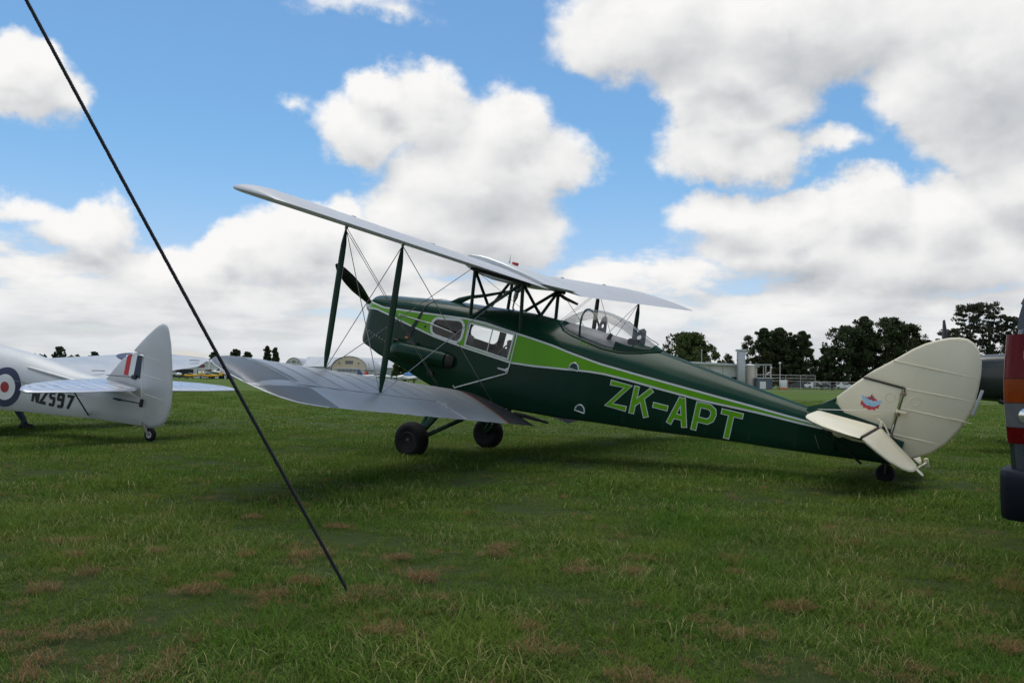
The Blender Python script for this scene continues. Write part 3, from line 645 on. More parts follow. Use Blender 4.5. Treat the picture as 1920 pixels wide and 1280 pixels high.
mb = MB(); mb.grid([[Vector((x, y, arch_z(x, y)+.006)) for y in [interp(x,*CW)*.86*k/5 for k in range(-5,6)]] for x in [-1.30-.1*k for k in range(10)]]); mb.build('cockpit_coaming', mat('grey_cockpit_trim', (.17,.17,.175), .6, var=.3), can)
def holed(c, ax_u, ax_v, outer, hr, t, name, m):
    n = 16; mb = MB(); c = Vector(c); u, v = Vector(ax_u), Vector(ax_v); nn = u.cross(v).normalized()
    oc = []
    for k in range(n):
        a = 2*math.pi*k/n; d = Vector((math.cos(a), math.sin(a))); best = 9
        for i in range(len(outer)):
            p, q = Vector(outer[i]), Vector(outer[(i+1) % len(outer)]); e = q-p; den = d.x*e.y-d.y*e.x
            if abs(den) > 1e-9:
                tt = (p.x*e.y-p.y*e.x)/den; ss = (p.x*d.y-p.y*d.x)/den
                if tt > 0 and -1e-6 <= ss <= 1+1e-6: best = min(best, tt)
        oc.append(d*best)
    ic = [Vector((math.cos(2*math.pi*k/n), math.sin(2*math.pi*k/n)))*hr for k in range(n)]
    f = lambda p, h: c+u*p.x+v*p.y+nn*h
    rows = [[f(p, -t/2) for p in ic], [f(p, -t/2) for p in oc], [f(p, t/2) for p in oc], [f(p, t/2) for p in ic], [f(p, -t/2) for p in ic]]
    mb.grid(rows, closed=True); return mb.build(name, m, can, smooth=False)
GREYP = mat('grey_bracket_paint', (.20,.205,.21), .5)
holed((-2.17,-.10,2.215), (1,0,0), (-.25,0,1), [(-.13,-.11),(.10,-.11),(.03,.12),(-.03,.12)], .03, .02, 'headrest_bracket', GREYP)
holed((-1.62,-.20,2.22), (.5,.5,0), (0,0,1), [(-.11,-.14),(.10,-.14),(.035,.14),(-.035,.14)], .026, .02, 'windscreen_bracket', GREYP)
mb = MB(); mb.box((-2.16,.02,2.14), (.08,.22,.10), Matrix.Rotation(.3,3,'Y'), .03); mb.build('pilot_headrest', mat('dark_leather', (.05,.05,.05), .6), can)
mb = MB(); mb.box((-1.9,.16,2.13), (.05,.03,.10), Matrix.Rotation(-.3,3,'Y'), .01); mb.build('throttle_lever', DARKMAT, can)
mb = MB()
for k in range(3): mb.box(side(-1.66-.03*k, 1.985-.006*k, .004)+Vector((0,0,.0)), (.07,.004,.012))
mb.build('stencil_notice', LIME, fus, smooth=False)

# ---- tail
finP = [(-4.548,2.199),(-4.66,2.36),(-4.741,2.468),(-5.140,2.470),(-5.158,1.95),(-5.02,2.02),(-4.88,2.035),(-4.70,2.030),(-4.62,2.07),(-4.565,2.13)]
fin = plate(finP, .036, lambda u, v, h: Vector((u, h, v)), .022).build('fin', CREAM, bip, angle=40)
rudP = [(-4.748,2.482),(-4.825,2.578),(-4.99,2.747),(-5.117,2.888),(-5.215,2.975),(-5.318,3.043),(-5.411,3.09),(-5.496,3.117),(-5.572,3.122),(-5.643,3.094),(-5.703,3.033),(-5.752,2.925),(-5.777,2.817),(-5.795,2.662),(-5.803,2.514),(-5.793,2.411),(-5.75,2.241),(-5.671,2.056),(-5.565,1.912),(-5.442,1.823),(-5.30,1.745),(-5.20,1.72),(-5.172,1.80),(-5.167,1.95),(-5.160,2.484)]
rud = plate(rudP, .036, lambda u, v, h: Vector((u, h, v)), .026).build('rudder', CREAM, bip, angle=40)
for a, b in (((-4.98,2.725),(-5.77,2.763)), ((-5.174,2.477),(-5.79,2.531)), ((-5.18,2.269),(-5.76,2.311)), ((-5.18,1.989),(-5.63,2.026))):
    for sg in (1,-1):
        mb = MB(); mb.tube([(a[0], sg*.0145, a[1]), ((a[0]+b[0])/2, sg*.0155, (a[1]+b[1])/2), (b[0], sg*.012, b[1])], [.010,.011,.006], 8, flat=1.0); mb.build('rudder_rib', CREAM, rud)
mb = MB(); mb.tube([(-4.745,0,2.475),(-5.15,0,2.477)], .026, 6, flat=.25, flatdir=(0,1,0)); mb.tube([(-5.163,0,2.47),(-5.165,0,1.80)], .026, 6, flat=.22, flatdir=(0,1,0)); mb.build('rudder_gap', mat('gap_shadow_brown', (.045,.03,.02), .8), rud)
for z in (2.42,2.20,1.97):
    mb = MB(); mb.box((-5.16,.012,z), (.05,.05,.035), bev=.006); mb.build('rudder_hinge', mat('hinge_metal', (.25,.2,.15), .5, metal=.5), rud)
mb = MB(); mb.box((-5.195,.075,2.235), (.10,.09,.022), bev=.004); mb.lathe((-5.16,.11,2.235),(0,0,1),[(-.016,.012),(.02,.012)],8); mb.build('rudder_horn', CREAM, rud)
mb = MB(); mb.box((-5.15,.03,1.90), (.025,.03,.13), bev=.005); mb.build('hinge_bracket', ALU, rud)
for (x, z) in ((-5.05,2.35),(-4.99,2.10),(-5.29,2.38)):
    mb = MB(); mb.tube([(x+.045*math.cos(a), .0183, z+.045*math.sin(a)) for a in [2*math.pi*k/18 for k in range(19)]], .0035, 5); mb.build('inspection_ring', CREAM, fin if x > -5.1 else rud)
mb = MB(); mb.box((-5.822,0,2.53), (.03,.02,.27), Matrix.Rotation(-.06,3,'Y'), .005); mb.build('trim_tab', mat('pale_grey_paint', (.42,.43,.45), .4), rud)
mb = MB(); mb.tube([(-5.62,.024,2.305),(-5.83,.02,2.318)], [.008,.003], 6); mb.build('static_wick', CREAM, rud)
for y0 in (.10,.135): wire((-4.42,y0*1.0,2.02),(-5.17,.11,2.235), r=.0028, name='rudder_cable')
# maker's emblem on the fin: red flame, blue moth wings with lettering
def emb(off, s=1.0): return lambda u, v, e=0: Vector((-4.885-u*s*math.cos(.06)+v*.06*s, .0183+off+e, 2.243+v*s+u*.06*s))
EC = ((.55,.05,.06)); ER = mat('emblem_red', EC, .45); EB = mat('emblem_blue', (.30,.55,.75), .45)
def flat(P, place, name, m, parent):
    mb = MB(); n = len(P); cx = sum(p[0] for p in P)/n; cy = sum(p[1] for p in P)/n
    mb.add([place(*p) for p in P], [tuple(range(n))]); return mb.build(name, m, parent, smooth=False)
flame = [(-.055,.02),(-.06,.055),(-.04,.04),(-.03,.06),(-.018,.052),(-.004,.098),(.006,.064),(.018,.078),(.022,.05),(.036,.055),(.048,.035),(.055,.052),(.06,.02),(0,-.02)]
flat(flame, emb(.001), 'emblem_flame', ER, fin)
flat([(-.095,.0),(-.09,-.055),(-.075,-.045),(-.055,-.075),(-.035,-.065),(0,-.085),(.035,-.068),(.055,-.078),(.065,-.045),(.085,-.05),(.092,.0)], emb(.0006), 'emblem_base', ER, fin)
flat([(-.103,.062),(-.05,.035),(-.015,.022),(0,.03),(.015,.018),(.06,.03),(.105,.045),(.085,-.005),(.05,-.035),(.015,-.042),(0,-.036),(-.03,-.04),(-.07,-.015),(-.09,.02)], emb(.0022), 'emblem_wings', EB, fin)
v, f = text_polys('FOX MOTH', .034); pl = emb(.0034); mx = max(p[0] for p in v)
mb = MB(); mb.add([pl(p[0]*.96-mx*.48, p[1]-.010) for p in v], f); mb.build('emblem_lettering', WHITE_LINE, fin, smooth=False)
mb = MB(); pl = emb(.0030); mb.add([pl(.02*math.cos(a), .048+.02*math.sin(a)) for a in [2*math.pi*k/12 for k in range(12)]], [tuple(range(12))]); mb.build('emblem_boss', mat('emblem_dark', (.22,.08,.10), .5), fin, smooth=False)
# tailplane and drooped elevators
for sg in (1, -1):
    tp = [(-4.40,.10),(-4.42,.75),(-4.455,.95),(-4.54,1.15),(-4.68,1.36),(-4.80,1.46),(-4.93,1.54),(-5.035,1.57),(-5.02,.8),(-5.02,.08)]
    mb = plate(tp, .058, lambda u, v, h: Vector((u, v*sg, 2.02-.022*v-.06*(u+5.03)/.6*.55+h*min(1,.35+abs(u+5.03)*3))), .045)
    tpl = mb.build('tailplane', CREAM, bip, angle=40)
    a = R_(31); ev = [(0,.07),(.08,.085),(.42,.12),(.50,.17),(.512,.35),(.505,.60),(.47,.85),(.41,1.08),(.30,1.33),(.17,1.48),(.06,1.56),(.0,1.575)]
    def elp(u, v, h, sg=sg): return Vector((-5.055-u*math.cos(a)-h*math.sin(a)*-1*0, v*sg, 2.018-.02*v-u*math.sin(a)+h))
    el = plate(ev, .028, elp, .02).build('elevator', CREAM, bip, angle=40)
    mb = MB(); mb.tube([elp(-.016,v,.0) for v in (.12,.7,1.5)], .010, 5); mb.build('elevator_gap', mat('gap_shadow_brown', (0,)*3), el)
    tb = [(.50,.25),(.57,.235),(.60,.26),(.595,.37),(.56,.40),(.505,.40)]
    if sg > 0: plate(tb, .012, elp, .008).build('elevator_tab', CREAM, el)
    mb = MB(); mb.tube([elp(.12,.13,.02), elp(.02,.10,.07), (-5.0,.06*sg,2.10)], .008, 6); mb.box(elp(.0,.16,.035), (.03,.02,.10), bev=.004); mb.build('elevator_horn', CREAM, el)
    mb = MB(); mb.tube([(-4.735,1.0*sg,1.925),(-4.76,1.0*sg,1.915),(-4.80,1.0*sg,1.908),(-4.84,1.0*sg,1.912),(-4.93,1.0*sg,1.905),(-5.05,1.0*sg,1.915)], [.012,.03,.03,.016,.013,.01], 10); mb.build('mass_balance', CREAM, tpl)
    strut((-4.70,.10*sg,1.66), (-4.72,.98*sg,1.955), .014, .6, False, 'tailplane_strut')
    wire((-4.55,.14*sg,1.62),(-4.30,.12*sg,1.99), r=.003, name='tail_wire')
mb = MB(); mb.tube([(-5.50,.30,1.765),(-5.54,-.22,1.785)], .009, 6); mb.box((-5.545,-.24,1.785), (.045,.05,.10), Matrix.Rotation(.4,3,'Y'), .012); mb.build('tab_rod', CREAM, bip)
# fillet under the fin
mb = MB(); rows = []
for k in range(8):
    x = -4.30-.85*k/7; zc = interp(k/7, [0,.25,.35,.5,1], [2.012,2.13,2.165,2.06,2.03]); wb = .9*w_f(x); zb_ = zs_f(x)+.02
    rows.append([(x,wb,zb_),(x,wb*.55,(zb_+zt_f(x))/2+.03),(x,.028,min(zc,2.06 if k > 2 else zc)),(x,-.028,min(zc,2.06 if k > 2 else zc)),(x,-wb*.55,(zb_+zt_f(x))/2+.03),(x,-wb,zb_)])
mb.grid(rows); mb.build('fin_fillet', GREEN, bip, angle=50)
plate([(-4.33,2.0),(-4.545,2.195),(-4.56,2.12),(-4.62,2.05),(-4.60,1.99)], .045, lambda u, v, h: Vector((u, h, v)), .012).build('fin_root_fairing', GREEN, bip)
# tail wheel
c = Vector((-5.245,0,1.587)); TR = .095; dn = Vector((-math.sin(TH),0,-math.cos(TH)))
c = Vector((-5.243,0,1.485))-dn*TR
mb = MB(); mb.lathe(c, (0,1,0), [(-.045,.045),(-.055,.065),(-.05,.083),(-.028,TR),(.028,TR),(.05,.083),(.055,.065),(.045,.045)], 24); tw = mb.build('tail_wheel', BLACK, bip)
mb = MB(); mb.lathe(c, (0,1,0), [(-.04,.05),(-.03,.04),(.03,.04),(.04,.05)], 16); mb.build('wheel_hub', DARKMAT, tw)
mb = MB()
for y in (-.062,.062): mb.tube([c+Vector((0,y,0)), c+Vector((.01,y,.10)), (-5.17,y*.3,1.67)], .014, 8)
mb.tube([(-5.165,0,1.66),(-5.18,0,1.70)], .04, 10); mb.build('tail_fork', DARKMAT, bip)
mb = MB(); mb.tube([side(-4.52,1.83,.012), side(-4.62,1.80,.012), side(-4.98,1.60,.01)], .012, 6); mb.build('chine_strip', mat('darker_green', (.006,.02,.012), .3), fus)  # thin strip, darker green than the fuselage, slanting down the tail side
# ================================================================== silver low-wing monoplane
S_TH = R_(11.0)
slv = thing('monoplane', (-5.23, 12.11, 0), 'silver low-wing monoplane with roundel, NZ597 and striped fin', 'monoplane')
slv.rotation_euler = (0, -S_TH, R_(159.6))
sx = [.19,.45,.72,1.02,1.6,2.1,2.5,3.3,4.2,5.2,5.9,6.3,6.45]
sw_ = lambda x: interp(x, sx, [.025,.07,.12,.17,.28,.34,.385,.44,.45,.42,.36,.26,.10]); szb = lambda x: interp(x, sx, [.205,.18,.16,.13,.05,-.015,-.07,-.15,-.20,-.20,-.12,.02,.15])
szt = lambda x: interp(x, sx, [.60,.645,.675,.70,.715,.76,.795,.80,.80,.74,.66,.55,.40])
szs = lambda x: szb(x)+.55*(szt(x)-szb(x))
def s_y(x, z):
    if z <= szs(x): return sw_(x)
    h = min(1, (z-szs(x))/(szt(x)-szs(x))); return sw_(x)*math.sqrt(max(0, 1-h*h))
s_side = lambda x, z, off=0: Vector((x, s_y(x, z)+off, z))
xs_ = [.19+.1*k for k in range(63)]
mb = MB(); rows = []
for x in xs_:
    w, zb, zs, zt = sw_(x), szb(x), szs(x), szt(x); h = [(0, zb), (w*.6, zb), (w*.93, zb), (w, zb+.05*w/.4), (w, (zb+zs)/2), (w, zs)] + [(w*math.cos(math.pi/2*k/9), zs+(zt-zs)*math.sin(math.pi/2*k/9)) for k in range(1, 10)]
    rows.append([Vector((x, y, z)) for y, z in h] + [Vector((x, -y, z)) for y, z in h[-2:0:-1]])
n = len(rows[0]); mb.grid(rows, closed=True); mb.f += [tuple(range(n)), tuple((len(rows)-1)*n+k for k in range(n))]; mb.i += [0, 0]
sf = mb.build('fuselage', SILVER2, slv, angle=30)
mb = MB(); mb.grid([[s_side(x, szs(x)-.004, .003), s_side(x, szs(x)+.004, .003)] for x in xs_ if x > 1.1]); mb.build('skin_seam', mat('seam_grey', (.25,.25,.25), .6), sf)
mb = MB(); mb.tube([s_side(x, .60+.04*(x-1)/1.3, .012) for x in (1.15,1.6,2.0,2.28)], [.02,.022,.022,.012], 6, flat=1.4); mb.build('anti_spin_strake', SILVER2, sf)
# roundel
for r, m_, o_ in ((.30, NAVY, .003), (.195, WHITE, .005), (.082, mat('roundel_red', (.36,.025,.03), .45), .007)):
    mb = MB(); mb.grid([[s_side(2.555+r*q*math.cos(a), .275+r*q*math.sin(a), o_) for a in [2*math.pi*k/40 for k in range(40)]] for q in (1,.9,.8,.7,.6,.5,.4,.3,.2,.1,.001)], closed=True); mb.build('roundel_ring', m_, sf, smooth=False)
# serial
SER = dict(N=[[(0,0),(0,1)],[(0,1),(.75,0)],[(.75,0),(.75,1)]], Z=[[(0,.93),(.75,.93),(.0,.07),(.78,.07)]], five=[[(.72,.93),(.06,.93),(.06,.55)],[(.06,.55),(.66,.55),(.70,.46),(.70,.14),(.62,.06),(.05,.06)]], nine=[[(.70,.55),(.08,.55),(.04,.62),(.04,.86),(.1,.93),(.64,.93),(.70,.86),(.70,.14),(.62,.06),(.08,.06)]], seven=[[(0,.93),(.76,.93),(.30,0)]])
for k, key in enumerate(('N','Z','five','nine','seven')):
    u0 = .145*k
    pl = lambda u, v, e=0, u0=u0: s_side(2.02-u0-u, .168+.035*(u0+u)+v, .004+e)
    quads_to_mb(stroke_letter(SER[key], .046, .12, .205), pl).build('serial_letter', DARKMAT, sf, smooth=False)
plc = lambda u, v, h: Vector((u, h, v))
sfin = plate([(1.05,.69),(.79,1.07),(.62,1.205),(.405,1.195),(.27,.62),(.25,.58),(.6,.6)], .05, plc, .03).build('fin', SILVER2, slv, angle=40)
for (a, b, c_, d, m_) in ((.685,.60,.69,.61, mat('flash_red', (.50,.035,.04), .45)), (.60,.50,.605,.505, WHITE), (.50,.41,.505,.385, mat('flash_blue', (.015,.03,.055), .45))):
    mb = MB(); mb.add([(a,.0275,1.185 if a < .6 else 1.15),(b,.0275,1.19 if b<.6 else 1.19),(d-.015,.0275,.865),(c_-.0,.0275,.86)], [(0,1,2,3)]); mb.build('fin_flash', m_, sfin, smooth=False)
srud = plate([(.41,1.205),(.61,1.235),(.5,1.39),(.42,1.49),(.34,1.58),(.28,1.645),(.22,1.695),(.175,1.72),(.135,1.728),(.095,1.715),(.055,1.68),(.02,1.62),(-.01,1.55),(-.05,1.46),(-.08,1.36),(-.13,1.2),(-.21,.91),(-.255,.65),(-.255,.48),(-.22,.36),(-.15,.275),(-.05,.225),(.06,.20),(.16,.205),(.235,.25),(.30,.62)], .05, plc, .05).build('rudder', SILVER2, slv, angle=40)
for a, b in (((.50,1.20),(-.10,1.17)), ((.30,.93),(-.17,.92)), ((.25,.66),(-.20,.64))):
    mb = MB(); mb.tube([(a[0],.0235,a[1]),((a[0]+b[0])/2,.025,(a[1]+b[1])/2),(b[0],.016,b[1])], .007, 6); mb.build('rudder_rib', SILVER2, srud)
mb = MB(); mb.tube([(.39,0,1.195),(.265,0,.62),(.20,0,.22)], .014, 6); mb.build('rudder_gap', mat('gap_shadow_grey', (0,)*3), srud)
for sg in (1, -1):
    tpP = [(1.0,.10),(.95,.5),(.83,1.05),(.66,1.55),(.48,1.85),(.33,1.98),(.22,1.99),(.19,1.9),(.17,1.2),(.22,.25),(.35,.06)]
    stp = plate(tpP, .07, lambda u, v, h, sg=sg: Vector((u, v*sg, .715+.0*v+h*min(1,.4+abs(u-.17)*2))), .05).build('tailplane', mat('sky_tinted_tail_fabric', (.50,.53,.60), .30, metal=.45, var=.03, vscale=.8), slv, angle=40)  # the blue of the reflected sky is put into the tailplane's base colour
    for k in range(8):
        y = .3+.21*k; le = interp(y, [.1,.5,1.05,1.55,1.85,1.98], [1.0,.95,.83,.66,.48,.33])
        mb = MB(); mb.grid([[Vector((x, (y-.008)*sg, .752)), Vector((x, (y+.008)*sg, .752))] for x in (le-.08, .62 if le > .75 else .4)]); mb.grid([[Vector((x, (y-.008)*sg, .750)), Vector((x, (y+.008)*sg, .748))] for x in (.50, .25)]); mb.build('rib_tape', mat('pale_tape', (.70,.69,.66), .5), stp)
    if True:
        mb = MB(); mb.tube([(.73,.9*sg,.70),(1.08,.13*sg,.14)], .014, 6, flat=.6); mb.box((1.08,.13*sg,.15), (.05,.03,.03)); mb.build('tailplane_strut', DARKMAT, slv)
    # wing
    rows = []
    for k in range(15):
        y = .30+k*(4.95-.30)/14; f = (y-.3)/4.65
        le = 4.75-.5*f-(.9*max(0,f-.86)/.14*.75 if f > .86 else 0)**1.0; te = 2.95+.15*f+(.30*max(0,f-.86)/.14 if f > .86 else 0); z0 = .12+.115*y; cl = le-te
        r_ = []
        for s, up in [(s, True) for s in (1,.8,.6,.4,.25,.12,.04,0)]+[(s, False) for s in (.04,.15,.35,.65,.9)]:
            tt = .12/.2*(.2969*math.sqrt(s)-.126*s-.3516*s*s+.2843*s**3-.1036*s**4)*(1-.6*f); r_.append(Vector((le-s*cl, y*sg, z0+(tt*1.3 if up else -tt*.6)*cl-s*cl*.03)))
        rows.append(r_)
    mb = MB(); mb.grid(rows, closed=True); n = len(rows[0]); mb.f += [tuple(range(n)), tuple(14*n+k for k in range(n))]; mb.i += [0,0]
    wgs = mb.build('wing', SILVER, slv, angle=35)
    wz = lambda x, y: .12+.115*y+ .085*(1-.5*y/5)+.012
    for r, m_, o_ in ((.48, NAVY, .0), (.30, WHITE, .004), (.12, mat('roundel_red', (0,)*3), .008)):
        mb = MB(); mb.add([(3.85+r*math.cos(a), (3.55+r*math.sin(a))*sg, wz(3.85, 3.55+r*math.sin(a))+.0-.02*abs(math.cos(a))*r+o_) for a in [2*math.pi*k/32 for k in range(32)]], [tuple(range(32))]); mb.build('wing_roundel', m_, wgs, smooth=False)
    for y in (2.0, 2.9, 4.4):
        mb = MB(); mb.box((3.3, y*sg, wz(3.3,y)-.02), (.02,.28,.012)); mb.build('hinge_slot', mat('gap_shadow_grey', (0,)*3), wgs)
    # main wheel
    mb = MB(); mb.lathe((5.1,1.25*sg,-.62), (0,sg,0), [(-.06,.1),(-.08,.17),(-.05,.21),(0,.22),(.05,.21),(.08,.17),(.06,.1)], 20); mb.build('main_wheel', BLACK, slv)
    mb = MB(); mb.tube([(5.1,1.15*sg,-.62),(4.7,1.15*sg,.2)], .05, 8); mb.build('wheel_leg', SILVER2, slv)
mb = MB(); mb.lathe((.02,0,.11), (0,1,0), [(-.025,.04),(-.035,.06),(-.03,.085),(-.012,.098),(.012,.098),(.03,.085),(.035,.06),(.025,.04)], 20); stw = mb.build('tail_wheel', BLACK, slv)
mb = MB(); mb.lathe((.02,0,.11), (0,1,0), [(-.03,.052),(-.02,.04),(-.02,.01),(.02,.01),(.02,.04),(.03,.052)], 16); mb.build('wheel_rim', STEEL, stw)
mb = MB(); mb.tube([(.02,.045,.11),(.16,.03,.24)], .016, 6); mb.tube([(.02,-.045,.11),(.16,-.03,.24)], .016, 6); mb.tube([(.15,0,.18),(.20,0,.33)], .025, 8); mb.build('tail_fork', mat('worn_fork_steel', (.22,.2,.17), .5, metal=.4), slv)
mb = MB(); mb.tube([(.24,.05,.52),(.70,.135,.50)], .008, 5); mb.box((.62,.13,.505),(.12,.02,.03), bev=.005); mb.box((.245,.05,.53),(.05,.03,.12), bev=.008); mb.build('rudder_linkage', DARKMAT, slv)
mb = MB(); mb.tube([(.5,.045,.86),(.95,.09,.80)], .006, 5); mb.box((.47,.045,.865),(.08,.04,.06), bev=.01); mb.build('elevator_linkage', DARKMAT, slv)
# cockpit, screens and nose stand outside the frame to the left
for x in (4.3, 5.1):
    mb = MB(); mb.grid([[Vector((x+.22*(1-abs(k)/4), .30*k/4, szt(x)-.08+h*.34*(1-.35*abs(k)/4))) for k in range(-4,5)] for h in (0,.5,1)]); mb.build('windscreen', GLASS, slv)
    mb = MB(); mb.tube([(x-.35,.24*math.cos(a),szt(x)-.07+.06*math.sin(a)) for a in [math.pi*k/10 for k in range(11)]], .02, 6); mb.build('cockpit_rim', DARKMAT, slv)
mb = MB(); mb.lathe((6.42,0,.27),(1,0,0),[(0,.12),(.12,.09),(.2,.01)],14); mb.build('spinner', SILVER2, slv)
mb = MB()
for sg in (1,-1): mb.tube([(6.5,.05*sg,.3),(6.5,.3*sg,.55),(6.5,.62*sg,.9)], [.03,.07,.03], 8, flat=.25, flatdir=(0,.7,-.7))
mb.build('propeller', DARKMAT, slv)

# ================================================================== person stooping behind the silver aircraft
per = bpy.data.meshes.new('person')
J = [((0,0,.88),.15),((-.22,.0,1.02),.155),((-.44,.02,1.08),.165),((-.58,.02,1.10),.07),((-.72,.02,1.10),.095),((-.84,.02,1.07),.07),
     ((-.06,.10,.84),.10),((.02,.11,.50),.075),((.25,.12,.115),.052),((.17,.12,.05),.045),
     ((-.10,-.10,.84),.10),((-.32,-.11,.50),.075),((-.24,-.12,.10),.052),((-.34,-.12,.05),.045),
     ((-.46,.20,1.05),.065),((-.56,.24,.80),.05),((-.74,.20,.62),.04),((-.46,-.18,1.05),.065),((-.58,-.24,.80),.05),((-.76,-.2,.64),.04)]
ED = [(0,1),(1,2),(2,3),(3,4),(4,5),(0,6),(6,7),(7,8),(8,9),(0,10),(10,11),(11,12),(12,13),(2,14),(14,15),(15,16),(2,17),(17,18),(18,19)]
per.from_pydata([p for p, _ in J], ED, []); po = bpy.data.objects.new('person', per); COL.objects.link(po)
md = po.modifiers.new('skin', 'SKIN')
for i, (p, r) in enumerate(J): per.skin_vertices[0].data[i].radius = (r, r*(1.0 if i not in (1,2) else .8)); per.skin_vertices[0].data[i].use_root = (i == 0)
po.modifiers.new('sub', 'SUBSURF').levels = 2
dg = bpy.context.evaluated_depsgraph_get(); pm = bpy.data.meshes.new_from_object(po.evaluated_get(dg)); po.modifiers.clear(); po.data = pm; bpy.data.meshes.remove(per)
pm.materials.clear()
for m_ in (mat('faded_blue_denim', (.045,.075,.115), .85, var=.25, vscale=8, bump=.15, bscale=60), mat('dark_jacket_cloth', (.03,.032,.038), .85), mat('skin_tone', (.42,.25,.18), .55), mat('brown_hair', (.04,.025,.015), .7)): pm.materials.append(m_)
for p in pm.polygons:
    c = p.center; p.use_smooth = True
    p.material_index = (3 if c.z > 1.12 else 2) if c.x < -.63 and c.z > .95 else (2 if (c.x < -.66 and c.z < .72) else (1 if (c.z > .90 or (abs(c.y) > .15 and c.z > .55 and c.x < -.3)) else 0))
po.location = (-8.62, 14.25, 0); tag(po, 'person in blue jeans and dark shoe bent behind the silver fuselage', 'person')
for (x, y, a) in ((.25,.12,-.1), (-.28,-.12,0)):
    mb = MB(); mb.tube([(x-.10,y,.045),(x-.04,y,.06),(x+.03,y,.055),(x+.12,y,.04),(x+.18,y,.03)], [.03,.052,.055,.045,.018], 10, flat=.85, flatdir=(0,0,1)); mb.tube([(x-.02,y,.06),(x,y,.14)], [.05,.045], 10); mb.build('shoe', mat('dark_shoe_leather', (.014,.014,.018), .5), po)

# ================================================================== rope across the foreground
def build_rope():
    a = Vector((-.735,3.90,.0)); b = Vector((-2.377, 3.60, 3.0)); L = (b-a).length; mb = MB(); N = 520
    d = (b-a).normalized(); u = d.orthogonal().normalized(); w = d.cross(u)
    for k in range(3):
        pts = []
        for i in range(N+1):
            t = i/N; ph = 2*math.pi*(L*t/.034+k/3); sag = -.018*math.sin(math.pi*t)
            pts.append(a.lerp(b, t)+(u*math.cos(ph)+w*math.sin(ph))*.0043+Vector((0,0,sag)))
        mb.tube(pts, .0050, 5)
    o = mb.build('tie_down_rope', mat('navy_black_rope', (.010,.011,.017), .8, var=.4, vscale=60), None, angle=80)
    tag(o, 'taut black twisted tie-down rope slanting into the near grass', 'rope')
    mb = MB(); mb.lathe((-.728,3.90,-.12), (-.2,0,.98), [(0,.006),(.10,.006),(.118,.012),(.125,.012)], 8)
    tag(mb.build('ground_peg', STEEL), 'steel peg in the grass at the foot of the black rope', 'peg')
build_rope()

